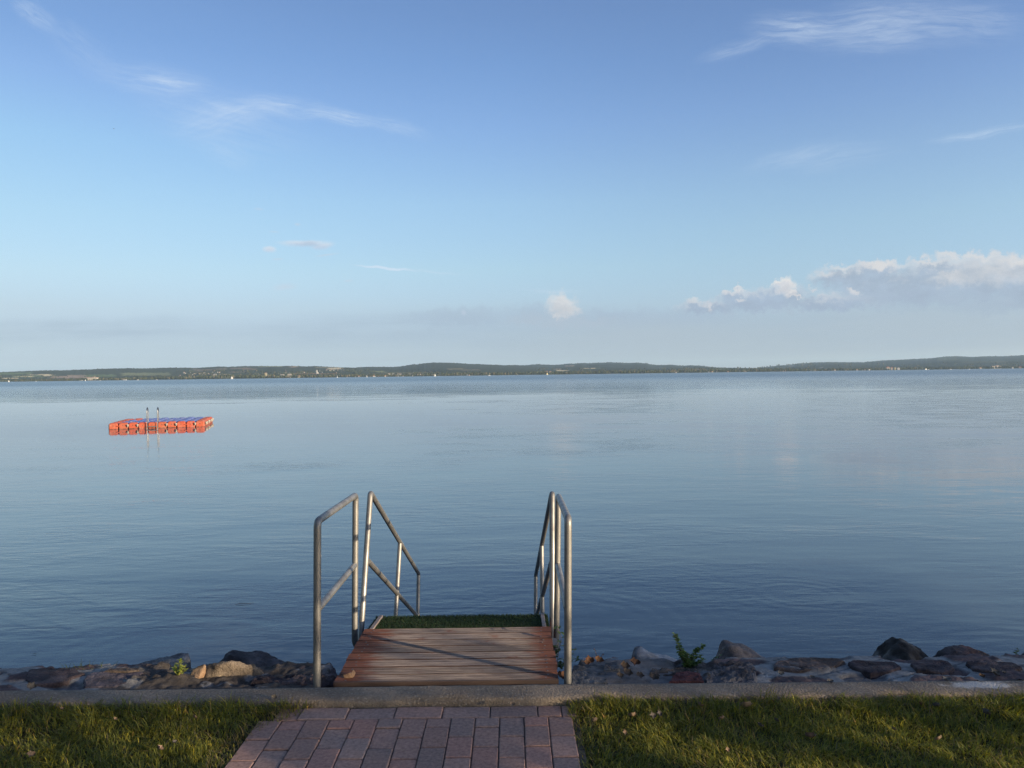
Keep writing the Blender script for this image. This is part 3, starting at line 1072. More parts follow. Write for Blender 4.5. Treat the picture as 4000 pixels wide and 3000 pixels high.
slab([(3310, 2586), (3360, 2578), (3500, 2580), (3520, 2600), (3460, 2622), (3400, 2626), (3330, 2604)], -.006, .05, 'purple flat stone below the tall mossy boulder', PUR, 55, .010)
slab([(3560, 2588), (3620, 2578), (3710, 2582), (3730, 2606), (3690, 2624), (3580, 2612)], -.006, .05, 'purple brown flat stone below the broad rounded boulder', PUR, 57, .010)
slab([(3770, 2584), (3850, 2578), (3960, 2586), (4000, 2606), (3900, 2626), (3800, 2612)], -.006, .05, 'long dark flat stone before the last weed', PUR, 59, .010)
slab([(100, 2650), (110, 2612), (180, 2606), (300, 2612), (330, 2628), (240, 2664), (130, 2676)], -.012, .05, 'dark flat stone in the mortar near the left edge', PUR, 61, .008)
slab([(330, 2680), (322, 2650), (360, 2624), (480, 2620), (560, 2622), (520, 2660), (450, 2680)], -.010, .05, 'broad bluish purple flat stone left of the sunlit rubble', [(.045, .038, .048), (.085, .074, .086)], 63, .006)

# ------------------------------------------------------------------ deck and stairs
DN0, DN1 = P(1305, 2680, 3.865), P(2183, 2675, 3.865)
DF0, DF1 = P(1428, 2456, 4.695), P(2149, 2459, 4.695)
DXL = (DN0.x + DF0.x) / 2
DXR = (DN1.x + DF1.x) / 2
DY0, DY1 = 3.865, 4.695
DZ = .004


def deck():
    root = empty('wooden_deck', ((DXL + DXR) / 2, DY0, 0), 'small wooden deck of weathered boards with reddish screwed ends', 'deck')
    b = MB()
    n = 8
    pitch = (DY1 - DY0) / n
    s = MB()
    for i in range(n):
        ya = DY0 + i * pitch + .0042
        yb = DY0 + (i + 1) * pitch - .0042
        xa, xb = DXL - .002 + random.uniform(-.006, .006), DXR + .002 + random.uniform(-.006, .006)
        z = DZ + random.uniform(-.0015, .0015)
        # grooved board: ridges run along the length
        prof = [(ya, z - .028), (ya, z - .004), (ya + .004, z)]
        m = 9
        for k in range(m):
            a = ya + .006 + (yb - ya - .012) * k / m
            c = ya + .006 + (yb - ya - .012) * (k + 1) / m
            w = (c - a)
            prof += [(a + w * .10, z), (a + w * .72, z), (a + w * .78, z - .0040), (a + w * .99, z - .0040)]
        prof += [(yb - .004, z), (yb, z - .004), (yb, z - .028)]
        v, f = [], []
        st = np.linspace(xa, xb, 14)
        q = len(prof)
        warp = random.uniform(-.002, .002)
        for j, x in enumerate(st):
            t = (j / 13 - .5) * 2
            for (y, zz) in prof:
                v.append((x, y, zz + warp * t * t))
        for j in range(13):
            for k in range(q - 1):
                f.append((j * q + k, (j + 1) * q + k, (j + 1) * q + k + 1, j * q + k + 1))
        f.append(tuple(range(q)))
        f.append(tuple(range(13 * q + q - 1, 13 * q - 1, -1)))
        b.add(v, f)
        for x in (DXL + .055, DXR - .055):
            for yy in (ya + .025, yb - .025):
                cx, cy = x + random.uniform(-.012, .012), yy + random.uniform(-.006, .006)
                ring = [(cx + math.cos(t * math.pi / 5) * .0055, cy + math.sin(t * math.pi / 5) * .0055, z + .0012) for t in range(10)]
                low = [(p[0], p[1], z - .003) for p in ring]
                b.add(ring + low, [tuple(range(10))] + [(t, t + 10, (t + 1) % 10 + 10, (t + 1) % 10) for t in range(10)], 1)
    b.build('boards', [WOOD, SCREW], root)
    for x in (DXL + .03, DXR - .075):
        k = MB()
        k.box((x, DY0 + .01, DZ - .13), (x + .045, DY1 - .01, DZ - .030), bev=.003)
        k.build('joist', WOOD, root)
    k = MB()
    k.box((DXL + .005, DY0 - .004 + .012, DZ - .16), (DXR - .005, DY0 + .038, DZ - .0305), bev=.003)
    k.build('front_beam', WOOD, root)
    k = MB()
    k.box((DXL + .01, DY1 - .030, DZ - .12), (DXR - .01, DY1 - .004, DZ - .0305), bev=.003)
    k.build('rear_beam', mat_plain('red_stained_board', (.10, .025, .012), (.17, .05, .03), 30), root)


deck()

M0, M1 = P(1437, 2458, 4.71), P(2141, 2460, 4.71)
M2, M3 = P(1474, 2403, 5.09), P(2131, 2403, 5.09)


def stairs():
    root = empty('bathing_stairs', ((DXL + DXR) / 2, 4.71, 0), 'bathing stairs going down into the lake with green artificial grass on top step', 'stairs')
    ya, yb = 4.712, 5.10
    z0 = (M0.z + M1.z) / 2 - .014
    z1 = (M2.z + M3.z) / 2 - .014
    xl, xr = (M0.x + M2.x) / 2, (M1.x + M3.x) / 2
    k = MB()
    k.box((xl - .01, ya, min(z0, z1) - .05), (xr + .01, yb, min(z0, z1) - .004), bev=.004)
    k.build('step', WOOD, root)
    # turf: short curled blades on a dark green backing
    n = 26000
    x = rng.uniform(xl - .012, xr + .012, n)
    y = rng.uniform(ya - .006, yb + .012, n)
    t = (y - ya) / (yb - ya)
    z = z0 + (z1 - z0) * t
    h = rng.uniform(.008, .020, n)
    a = rng.uniform(0, 6.28, n)
    ln = rng.uniform(.3, 1.3, n)
    dx, dy = np.cos(a), np.sin(a)
    w = rng.uniform(.0008, .0014, n)
    base = np.stack([x, y, z], -1)
    side = np.stack([-dy, dx, 0 * x], -1) * w[:, None]
    mid = base + np.stack([dx * h * ln * .35, dy * h * ln * .35, h * .6], -1)
    tip = base + np.stack([dx * h * ln, dy * h * ln, h * .9], -1)
    V = np.stack([base - side, base + side, mid - side, mid + side, tip], 1).reshape(-1, 3)
    bb = np.arange(n)[:, None] * 5
    Tt = np.concatenate([bb + np.array([[0, 1, 3]]), bb + np.array([[0, 3, 2]]), bb + np.array([[2, 3, 4]])], 0)
    c = np.stack([rng.uniform(.028, .058, n), rng.uniform(.052, .088, n), rng.uniform(.018, .036, n)], -1)
    bk = [(xl - .012, ya, z0), (xr + .012, ya, z0), (xr + .012, yb, z1), (xl - .012, yb, z1)]
    bk2 = [(p[0], p[1], p[2] - .004) for p in bk]
    o = len(V)
    V = np.concatenate([V, np.array(bk + bk2)], 0)
    ext = np.array([[0, 1, 2], [0, 2, 3], [0, 4, 5], [0, 5, 1], [3, 2, 6], [3, 6, 7], [0, 3, 7], [0, 7, 4], [1, 5, 6], [1, 6, 2]]) + o
    c = np.concatenate([np.repeat(c, 5, 0), np.tile(np.array([[.012, .035, .010]]), (8, 1))], 0)
    m = mesh('grass_mat', V, np.concatenate([Tt, ext], 0), GRASS, root, col=c)
    sm = mat_plain('grey_lath', (.16, .125, .11), (.30, .25, .22), 25)
    for a, b_ in (((xl + .022), (xl + .022)), ((xr - .022), (xr - .022))):
        k = MB()
        Mx = Matrix.Translation((a, ya + .19, (z0 + z1) / 2 + .014)) @ Matrix.Rotation(math.atan2(z1 - z0, yb - ya), 4, 'X')
        k.box((-.012, -.18, -.008), (.012, .185, .008), M=Mx, bev=.002)
        for yy in (-.15, .02, .165):
            ring = [Mx @ Vector((math.cos(t * 1.047) * .004, yy + math.sin(t * 1.047) * .004, .0092)) for t in range(6)]
            k.add(ring, [tuple(range(6))], 1)
        k.build('edge_lath', [sm, SCREW], root)
    for i in range(1, 6):
        yy = yb - .05 + i * .33
        zz = z0 - .02 - i * .18
        k = MB()
        k.box((xl, yy, zz - .04), (xr, yy + .27, zz), bev=.004)
        k.build('step', WOOD, root)
    for x in (xl - .06, xr + .02):
        k = MB()
        k.tube([(x + .02, 4.75, -.11), (x + .02, 7.0, -1.35)], .022, 10)
        k.build('stringer', STEEL, root, True)


stairs()

TR = .0192


def guard_rail(label, fb, ft, bt, bb, mf, mbk, low, group):
    root = empty('guard_rail', (fb.x, fb.y, 0), label, 'handrail', group)
    fb, ft, bt, bb = [Vector(p) for p in (fb, ft, bt, bb)]
    top = fillet([ft - (ft - fb).normalized() * .075, ft, bt, bt - (bt - bb).normalized() * .075], .062, 7)
    k = MB(); k.tube(top, TR, 18)
    k.build('top_rail', STEEL, root, True)
    k = MB(); k.tube([fb, ft - (ft - fb).normalized() * .075], TR, 18)
    k.build('post', STEEL, root, True)
    k = MB()
    lo = bb + Vector((.0, 0, -.03))
    k.tube(fillet([bt - (bt - bb).normalized() * .075, lo, lo + Vector((low, -.02, -.05))], .05, 6), TR, 18)
    k.build('post', STEEL, root, True)
    k = MB(); k.tube([mf, mbk], TR * .96, 16)
    k.build('mid_rail', STEEL, root, True)
    return root


GR = 'steel rails of the bathing place'
d0, d1 = 3.872, 4.80
fb = P(1237, 2684, d0); fb.z = -.10
guard_rail('grey steel guard rail left of the deck with two posts and a mid rail', fb, P(1240, 2036, d0), P(1389, 1934, d1), P(1385, 2500, d1),
           P(1242, 2378, d0), P(1386, 2206, d1), .07, GR)
fb = P(2217, 2680, d0); fb.z = -.10
guard_rail('grey steel guard rail right of the deck seen almost end on', fb, P(2219, 2026, d0), P(2181, 1938, d1), P(2173, 2510, d1),
           P(2216, 2376, d0), P(2179, 2208, d1), -.02, GR)


def stair_rail(label, top, foot, knee, end, mt, mbm, l0, l1, group):
    root = empty('stair_rail', (foot.x, foot.y, 0), label, 'handrail', group)
    top, foot, knee, end = [Vector(p) for p in (top, foot, knee, end)]
    foot = foot + (foot - top).normalized() * .10
    end = end + (end - knee) * 1.9
    mbm = mbm + (mbm - mt).normalized() * .55
    a = top - (top - foot).normalized() * .07
    c = knee + (end - knee).normalized() * .05
    k = MB(); k.tube(fillet([a, top, knee, c], .06, 7), TR, 18)
    k.build('hand_rail', STEEL, root, True)
    k = MB(); k.tube([foot, a], TR, 18)
    k.build('post', STEEL, root, True)
    k = MB(); k.tube([c, end], TR, 18)
    k.build('post', STEEL, root, True)
    k = MB(); k.tube([mt, mbm], TR * .97, 16)
    k.build('post', STEEL, root, True)
    k = MB(); k.tube([l0, l1 + (l1 - l0) * .12], TR * .97, 16)
    k.build('lower_rail', STEEL, root, True)
    return root


stair_rail('sloping steel stair rail left of the stairs, in clear view', P(1447, 1924, 5.30), P(1409, 2490, 4.96), P(1635, 2240, 7.98), P(1632, 2402, 7.86),
           P(1562, 2124, 6.66), P(1546, 2402, 6.45), P(1438, 2192, 5.17), P(1627, 2403, 7.84), GR)
stair_rail('sloping steel stair rail right of the stairs, foreshortened into overlapping posts', P(2157, 1925, 5.28), P(2158, 2490, 4.98), P(2093, 2246, 7.98), P(2092, 2402, 7.86),
           P(2116, 2133, 6.66), P(2119, 2402, 6.48), P(2154, 2200, 5.16), P(2097, 2403, 7.84), GR)


# ------------------------------------------------------------------ swimming raft
def raft():
    A, B = G(422, 1678, WATER_Z), G(799, 1667, WATER_Z)
    ex = (B - A); ex.z = 0
    size = ex.length / 10
    ex.normalize()
    ey = Vector((-ex.y, ex.x, 0))
    root = empty('swimming_raft', (A.x, A.y, WATER_Z), 'floating raft of red and blue plastic cubes with a steel ladder', 'raft')
    root.rotation_euler = (0, 0, math.atan2(ex.y, ex.x))

    def local(name, b, mats, parent, smooth=False, loc=None):
        me_o = mesh(name, b.v, b.f, mats, None, b.c, smooth, b.m)
        me_o.parent = parent
        if loc: me_o.location = loc
        return me_o

    def plastic(name, c0, c1, c2):
        N = material(name, .55, spec=.35)
        oi = N.new('ShaderNodeObjectInfo').outputs['Random']
        n = N.noise(N.wpos, 3.5, 5, .6)
        c = N.mix(oi, c0, c1)
        c = N.mix(N.ramp(n, .45, .75, 0, .6), c, c2)
        zz = N.new('ShaderNodeSeparateXYZ')
        N.put(zz.inputs[0], N.pos)
        grime = N.math('ADD', zz.outputs[2], N.math('MULTIPLY', N.math('SUBTRACT', N.noise(N.wpos, 9, 4, .6), .5), .14))
        c = N.mix(N.ramp(grime, .050, .0, 0, .8), c, (.030, .032, .018))
        c = N.mix(N.ramp(N.noise(N.wpos, 2.2, 5, .7), .52, .72, 0, .55), c, (.36, .27, .22))
        color(N, c)
        normal(N, N.bump(N.noise(N.wpos, 30, 3), .3, .01))
        return N.m
    red = plastic('red_plastic', (.42, .070, .034), (.37, .10, .05), (.44, .17, .11))
    blue = plastic('blue_plastic', (.085, .13, .36), (.12, .17, .38), (.28, .31, .42))
    dark = mat_plain('raft_bolt', (.10, .06, .04), (.2, .12, .08), 30)
    white = mat_plain('white_plastic', (.26, .24, .20), (.40, .38, .34), 30, .6, 0)
    ht = .325
    cube = MB()
    g = .019 * size / .5
    cube.box((g, g, -.16), (size - g, size - g, ht), bev=.065)
    rb = MB()
    rb.add([(size * .5 + math.cos(t * .7854) * .028, g - .004, ht * .55 + math.sin(t * .7854) * .028) for t in range(8)], [tuple(range(8))])
    first = {}
    for i in range(10):
        for j in range(10):
            edge = i in (0, 9) or j == 0 or (j == 9 and i < 2) or (i == 1 and j > 5)
            key = 'r' if edge else 'b'
            z = random.uniform(-.008, .008) + (0 if edge else .012 * math.sin(i * 2.1))
            if key not in first:
                o = local('float_cube', cube, red if edge else blue, root, False, (i * size, j * size, z))
                first[key] = o
            else:
                o = first[key].copy()
                COL.objects.link(o)
                o.parent = root
                o.location = (i * size, j * size, z)
            if j == 0:
                if 'disc' not in first:
                    q = local('plug', rb, dark, o)
                    first['disc'] = q
                else:
                    q = first['disc'].copy()
                    COL.objects.link(q)
                    q.parent = o
    # joining lugs and white cleats
    lug = MB()
    lug.box((-.065, -.03, .14), (.065, .02, .185), bev=.01)
    cl = MB()
    v, f = [], []
    for (z, r) in ((.09, .02), (.11, .036), (.15, .036), (.16, .05), (.20, .05), (.21, .056), (.235, .056), (.245, .03)):
        for t in range(10):
            v.append((math.cos(t * .6283) * r, math.sin(t * .6283) * r - .035, z))
    for k in range(7):
        for t in range(10):
            f.append((k * 10 + t, k * 10 + (t + 1) % 10, k * 10 + 10 + (t + 1) % 10, k * 10 + 10 + t))
    f.append(tuple(range(70, 80)))
    cl.add(v, f)
    lo = lc = None
    for i in range(1, 10):
        if i in (4, 5): continue
        if lo is None:
            lo = local('lug', lug, red, root, False, (i * size, 0, 0)); o = lo
        else:
            o = lo.copy(); COL.objects.link(o); o.parent = root; o.location = (i * size, 0, 0)
    for i in (2, 3, 6, 7, 9):
        if lc is None:
            lc = local('cleat', cl, white, root, True, (i * size, 0, 0))
        else:
            o = lc.copy(); COL.objects.link(o); o.parent = root; o.location = (i * size, 0, 0)
    for j in range(1, 10):
        o = (lo if j in (3, 6) else lc).copy(); COL.objects.link(o); o.parent = root
        o.location = (10 * size, j * size, 0)
        o.rotation_euler = (0, 0, math.pi / 2)
    lad = bpy.data.objects.new('ladder', None)
    COL.objects.link(lad)
    lad.parent = root
    lad.location = (0, 0, 0)
    pol = mat_polished()
    xs = (size * 4 + .0, size * 5 + .04)
    for x in xs:
        k = MB()
        pts = [(x, -.10, -.9), (x, -.09, ht + .45)]
        for t in range(9):
            a = math.pi * t / 8
            pts.append((x, .10 - .19 * math.cos(a), ht + .58 + .19 * math.sin(a)))
        pts += [(x, .29, ht + .45), (x, .29, ht - .02)]
        k.tube(pts, .021, 10)
        o = local('hoop', k, pol, lad, True)
    for z in (.0 + .10, -.2, -.5):
        k = MB()
        k.box((xs[0] - .02, -.13, z - .02), (xs[1] + .02, -.06, z + .02), bev=.006)
        local('rung', k, mat_plain('ladder_tread', (.08, .08, .085), (.16, .16, .16), 20), lad)


raft()
# ------------------------------------------------------------------ plants
def leaf_shape(b, base, d, up, ln, wd, col, fold=.25, droop=.3):
    """one leaf: two folded halves, pointed"""
    d = d.normalized()
    s = d.cross(up)
    if s.length < 1e-3: s = Vector((1, 0, 0))
    s.normalize()
    n = s.cross(d).normalized()
    v = []
    for t, k in ((0, .02), (.22, .75), (.5, 1.0), (.78, .62), (1.0, 0.0)):
        c = base + d * (ln * t) - Vector((0, 0, 1)) * (droop * ln * t * t)
        v += [c - s * (wd * k * .5) + n * (fold * wd * k * .5), c, c + s * (wd * k * .5) + n * (fold * wd * k * .5)]
    f = []
    for i in range(4):
        f += [(i * 3, i * 3 + 1, i * 3 + 4, i * 3 + 3), (i * 3 + 1, i * 3 + 2, i * 3 + 5, i * 3 + 4)]
    b.add(v, f, 0, col)


def plant(name, label, stems, nleaf, ln, wd, cols, group='weeds growing on the lake wall', stem_r=.002, up=.5, seed=1, spread=1.0, start=.15):
    """stems: lists of world points; leaves spiral up each stem"""
    r = random.Random(seed)
    base = Vector(stems[0][0])
    root = empty(name, (base.x, base.y, base.z), label, 'plant', group)
    st, lf = MB(), MB()
    for si, sp in enumerate(stems):
        sp = list(sp)
        if si and (Vector(sp[0]) - base).length > .002: sp = [base] + sp
        pts = fillet([Vector(p) for p in sp], .05, 5) if len(sp) > 2 else [Vector(p) for p in sp]
        st.tube(pts, [stem_r * (1 - .6 * i / max(1, len(pts) - 1)) for i in range(len(pts))], 6)
        cum = [0]
        for i in range(1, len(pts)): cum.append(cum[-1] + (pts[i] - pts[i - 1]).length)
        L = cum[-1]
        m = max(3, int(nleaf * L))
        for k in range(m):
            t = start + (1 - start) * (k + r.random() * .6) / m
            s = min(t, 1) * L
            i = 1
            while i < len(pts) - 1 and cum[i] < s: i += 1
            q = (s - cum[i - 1]) / max(1e-6, cum[i] - cum[i - 1])
            p = pts[i - 1].lerp(pts[i], min(1, q))
            a = k * 2.4 + r.uniform(-.5, .5)
            d = Vector((math.cos(a) * spread, math.sin(a) * spread, r.uniform(up - .4, up + .3)))
            z = r.uniform(.65, 1.15) * (1 - .35 * t)
            c = np.array(cols[r.randrange(len(cols))]) * r.uniform(.75, 1.25)
            leaf_shape(lf, p, d, Vector((0, 0, 1)), ln * z, wd * z, tuple(c), r.uniform(.1, .5), r.uniform(.0, .5))
    st.build('stem', BARK, root, True)
    lf.build('leaves', LEAF, root)
    return root


GREENS = [(.085, .145, .035), (.11, .165, .042), (.065, .12, .035)]
DGREEN = [(.055, .095, .035), (.07, .115, .042), (.085, .13, .05)]


def PP(d, *xy):
    return [P(x, y, d) for x, y in xy]


d = 4.02
plant('wall_weed', 'yellow green leafy weed in the sun on the left part of the wall',
      [PP(d, (697, 2642), (700, 2610), (704, 2578)), PP(d, (697, 2642), (688, 2615), (686, 2600)), PP(d - .02, (697, 2642), (715, 2618), (727, 2598)), PP(d - .03, (697, 2642), (706, 2628), (722, 2624))],
      170, .044, .022, [(.30, .33, .06), (.36, .36, .09), (.22, .28, .05)], seed=4, up=.75, spread=.7)
d = 4.45
plant('wall_weed', 'tall weed with oval leaves rising behind the right steel guard rail',
      [PP(d, (2176, 2600), (2182, 2540), (2196, 2490), (2176, 2440)), PP(d, (2178, 2602), (2168, 2560), (2160, 2520)), PP(d - .1, (2185, 2605), (2235, 2560), (2250, 2525)), PP(d - .12, (2190, 2605), (2250, 2570), (2282, 2585))],
      55, .070, .030, DGREEN, seed=6, up=.35, start=.1)
d = 4.12
plant('wall_weed', 'bushy green weed with one tall spike between two boulders',
      [PP(d, (2680, 2600), (2665, 2560), (2648, 2510), (2636, 2476)), PP(d, (2690, 2602), (2700, 2570), (2720, 2545), (2752, 2520)), PP(d - .03, (2682, 2600), (2672, 2575), (2652, 2545)),
       PP(d + .03, (2690, 2600), (2712, 2575), (2742, 2560)), PP(d - .04, (2686, 2600), (2690, 2575), (2684, 2548)), PP(d + .04, (2686, 2600), (2668, 2550), (2662, 2530)), PP(d - .02, (2690, 2604), (2720, 2592), (2748, 2575))],
      430, .030, .024, GREENS, seed=8, up=.4)
d = 4.42
plant('wall_weed', 'thin vine with round leaves climbing the pointed boulder',
      [PP(d, (2800, 2606), (2806, 2570), (2822, 2540), (2832, 2532)), PP(d, (2798, 2606), (2792, 2580), (2800, 2560)), PP(d, (2805, 2606), (2825, 2585), (2832, 2572))],
      40, .040, .034, DGREEN, seed=10, up=.2)
d = 4.25
plant('wall_weed', 'low bright green weed at the far right end of the wall',
      [PP(d, (3950, 2582), (3968, 2560), (3976, 2532)), PP(d, (3945, 2582), (3925, 2565), (3912, 2560)), PP(d, (3948, 2582), (3945, 2566)), PP(d, (3955, 2582), (3975, 2570), (3985, 2566)), PP(d - .03, (3940, 2582), (3930, 2575)), PP(d - .03, (3960, 2582), (3966, 2572))],
      150, .030, .024, GREENS, seed=12, up=.4)
plant('wall_weed', 'tiny two leaved seedling at the foot of the dark red stone', [PP(3.90, (2701, 2668), (2703, 2648), (2703, 2642))], 60, .022, .020, GREENS, seed=14, start=.7)
d = 4.2
root = plant('dry_sprig', 'leafless reddish sprig with dried seed head right of the steel post',
             [PP(d, (2340, 2588), (2330, 2560), (2321, 2532)), PP(d, (2336, 2582), (2350, 2562), (2358, 2553)), PP(d, (2326, 2586), (2316, 2566)), PP(d, (2345, 2584), (2380, 2572), (2405, 2567)), PP(d, (2342, 2586), (2370, 2578), (2416, 2570))],
             26, .016, .012, [(.13, .05, .035), (.10, .045, .03)], seed=16, start=.8)


def tuft(px, py, d, label, n=16, h=.05, seed=1):
    r = random.Random(seed)
    p = P(px, py, d)
    b = MB()
    for i in range(n):
        a = r.uniform(0, 6.28); q = Vector((math.cos(a), math.sin(a), 0))
        o = p + q * r.uniform(0, .035) + Vector((r.uniform(-.05, .05), 0, 0))
        hh = h * r.uniform(.4, 1.1)
        s = Vector((-q.y, q.x, 0)) * .0016
        m = o + q * hh * .2 + Vector((0, 0, hh * .6)); t = o + q * hh * .6 + Vector((0, 0, hh))
        c = tuple(np.array((.075, .10, .035)) * r.uniform(.6, 1.3))
        b.add([o - s, o + s, m + s * .8, m - s * .8, t], [(0, 1, 2, 3), (3, 2, 4)], 0, c)
    o = b.build('grass_tuft', GRASS)
    tag(o, label, 'grass tuft', 'grass tufts on the left wall')


tuft(285, 2622, 4.2, 'longest grass tuft on the back edge of the left wall', 22, .06, 1)
tuft(350, 2622, 4.2, 'small grass tuft in the middle of the three on the left wall', 14, .05, 2)
tuft(396, 2620, 4.2, 'small grass tuft beside the thin flat brown stone', 12, .05, 3)


# ------------------------------------------------------------------ fallen leaves
def dead_leaf(p, size, ang, label, col, curl=.5, tilt=.3, seed=0, group='fallen leaves', name='fallen_leaf'):
    r = random.Random(seed)
    v, f = [], []
    n, m = 7, 5
    for i in range(n):
        t = i / (n - 1)
        w = size * .42 * math.sin(math.pi * min(1, .08 + t * .92)) ** .8 * (1 + .35 * math.sin(t * 14 + seed))
        for j in range(m):
            s = j / (m - 1) * 2 - 1
            x = size * (t - .5)
            y = w * s * (.9 + .1 * r.random())
            z = curl * size * .35 * (s * s + (2 * t - 1) ** 2 * .6) + r.uniform(-.03, .03) * size
            v.append((x, y, z))
    for i in range(n - 1):
        for j in range(m - 1):
            f.append((i * m + j, (i + 1) * m + j, (i + 1) * m + j + 1, i * m + j + 1))
    k = len(v)
    v += [(-size * .5, 0, curl * size * .2), (-size * .75, size * .05, curl * size * .15 + .004), (-size * .75, size * .05 + .002, curl * size * .15 + .004), (-size * .5, .002, curl * size * .2)]
    f.append((k, k + 1, k + 2, k + 3))
    M = Matrix.Rotation(ang, 4, 'Z') @ Matrix.Rotation(tilt, 4, 'X') @ Matrix.Rotation(tilt * .6, 4, 'Y')
    W = [M @ Vector(q) for q in v]
    c = [tuple(np.array(col) * r.uniform(.75, 1.2)) for q in v]
    o = mesh(name, W, f, DRYLEAF, None, c, True)
    o.location = p
    tag(o, label, 'leaf', group)


TAN, GRY, BRN = (.36, .25, .16), (.30, .27, .24), (.24, .12, .06)
LF = [  # px, py, size, colour, label
    (2732, 2755, .050, TAN, 'narrow tan leaf standing upright in the right grass'),
    (2914, 2760, .078, (.42, .30, .20), 'largest curled pale tan leaf in the right grass'),
    (2469, 2797, .052, TAN, 'tan leaf near the paving edge in the right grass'),
    (2546, 2796, .048, (.16, .14, .12), 'greyish leaf at the left of the grey pair in the right grass'),
    (2572, 2788, .045, (.16, .14, .12), 'grey leaf leaning on another grey leaf in the right grass'),
    (2818, 2808, .036, TAN, 'small tan leaf below the largest pale leaf'),
    (2968, 2836, .050, GRY, 'dim grey leaf between the largest leaf and the striped brown leaf'),
    (3032, 2816, .044, GRY, 'upright grey brown leaf in the middle of the right grass'),
    (3164, 2880, .070, (.34, .22, .16), 'striped brown leaf alone in the middle of the right lawn'),
    (3656, 2758, .052, GRY, 'grey leaf near the kerb at the right side'),
    (3846, 2784, .060, GRY, 'upright grey leaf farthest right in the grass'),
    (3594, 2750, .030, BRN, 'small orange brown leaf near the kerb'),
    (3669, 2888, .045, TAN, 'pale narrow leaf low in the right grass'),
    (2322, 2816, .040, TAN, 'curled tan leaf where the grass meets the paving'),
    (3490, 2850, .040, TAN, 'tan leaf in the sunlit streak of the right grass'),
    (2436, 2860, .038, TAN, 'small tan leaf right of the brick path edge'),
    (2838, 2930, .036, TAN, 'pale small leaf low in the right grass near the frame bottom'),
    (623, 2927, .052, (.40, .27, .20), 'pinkish tan leaf low in the left grass'),
    (447, 2811, .036, TAN, 'small tan leaf in the upper left grass'),
    (758, 2803, .040, TAN, 'narrow tan leaf standing in the left grass'),
    (679, 2900, .034, GRY, 'grey curled leaf in the left grass'),
    (238, 2770, .032, TAN, 'small tan leaf in the far left grass'),
    (120, 2948, .044, TAN, 'pale leaf in the lower left grass'),
]
for i, (px, py, s, c, lab) in enumerate(LF):
    p = G(px, py, .0)
    p.z = LAWN_Z + .038
    p = P(px, py, G(px, py, p.z).y)
    dead_leaf(p, s * .72, random.uniform(0, 3.1), lab, tuple(v * (.5 if c is not GRY else .34) for v in c), .7, random.uniform(.5, 1.1), i, 'fallen leaves in the grass')
for i, (px, py, s, c, lab) in enumerate([
    (3048, 2632, .055, (.42, .38, .32), 'pale diamond shaped leaf on the right wall'),
    (3697, 2656, .065, (.46, .44, .40), 'whitish ragged leaf at the kerb on the right wall'),
    (3883, 2630, .085, (.38, .33, .26), 'large folded tan leaf on the far right wall'),
    (3920, 2628, .045, GRY, 'small grey leaf beside the large folded leaf'),
    (3835, 2642, .050, (.28, .16, .08), 'rusty brown leaf left of the large folded leaf'),
    (3242, 2663, .050, (.34, .31, .27), 'grey leaf at the kerb in the middle of the right wall'),
    (3172, 2645, .034, GRY, 'tiny pale leaf in a hollow of the right wall'),
    (2480, 2590, .080, (.20, .10, .055), 'brown upright oak leaf against the grey slab'),
    (2440, 2602, .075, (.24, .17, .12), 'tan leaf leaning in the leaf litter right of the post'),
    (2452, 2630, .075, (.22, .17, .13), 'broad brown leaf lying in the leaf litter'),
    (2500, 2640, .060, (.20, .16, .13), 'greyish leaf at the bottom of the leaf litter'),
    (2420, 2640, .060, (.20, .15, .11), 'folded leaf at the left of the leaf litter'),
    (2555, 2650, .070, (.17, .14, .12), 'flat grey brown leaf before the crumbling stone'),
    (2300, 2580, .075, (.24, .11, .05), 'orange brown leaf at the foot of the leafless sprig'),
    (2340, 2580, .070, (.26, .13, .06), 'rust coloured leaf under the leafless sprig'),
    (2290, 2590, .050, BRN, 'small brown leaf behind the right steel post'),
    (2195, 2640, .080, (.22, .10, .05), 'curled brown leaf wedged between deck and steel post'),
    (125, 2682, .065, (.22, .20, .18), 'grey brown leaf in a hollow of the far left wall'),
    (1072, 2724, .040, (.36, .30, .22), 'thin pale leaf on the kerb left of the deck'),
    (2000, 2752, .040, (.44, .34, .25), 'pale curled leaf at the joint of kerb and paving'),
]):
    z = .008 if py > 2600 else .02
    q = G(px, py, z)
    dead_leaf(q, s * .68, random.uniform(-.4, .4), lab, tuple(v * .36 for v in c), .6, random.uniform(.25, .8), 40 + i, 'fallen leaves on the wall and kerb')
# curled bark-like leaf and a straw on the deck
dead_leaf(P(1374, 2660, 3.93) + Vector((0, 0, .012)), .060, .25, 'thick curled brown leaf lying on the near left corner of the deck', (.24, .15, .09), 1.1, -.7, 77, None, 'curled_leaf')
k = MB()
k.tube([P(1426, 2679, 3.87), P(1438, 2668, 3.90), P(1450, 2657, 3.92)], .0016, 6)
tag(k.build('straw', mat_plain('straw', (.30, .22, .10), (.42, .33, .17), 60)), 'pale straw stalk lying on the near edge of the deck', 'straw')


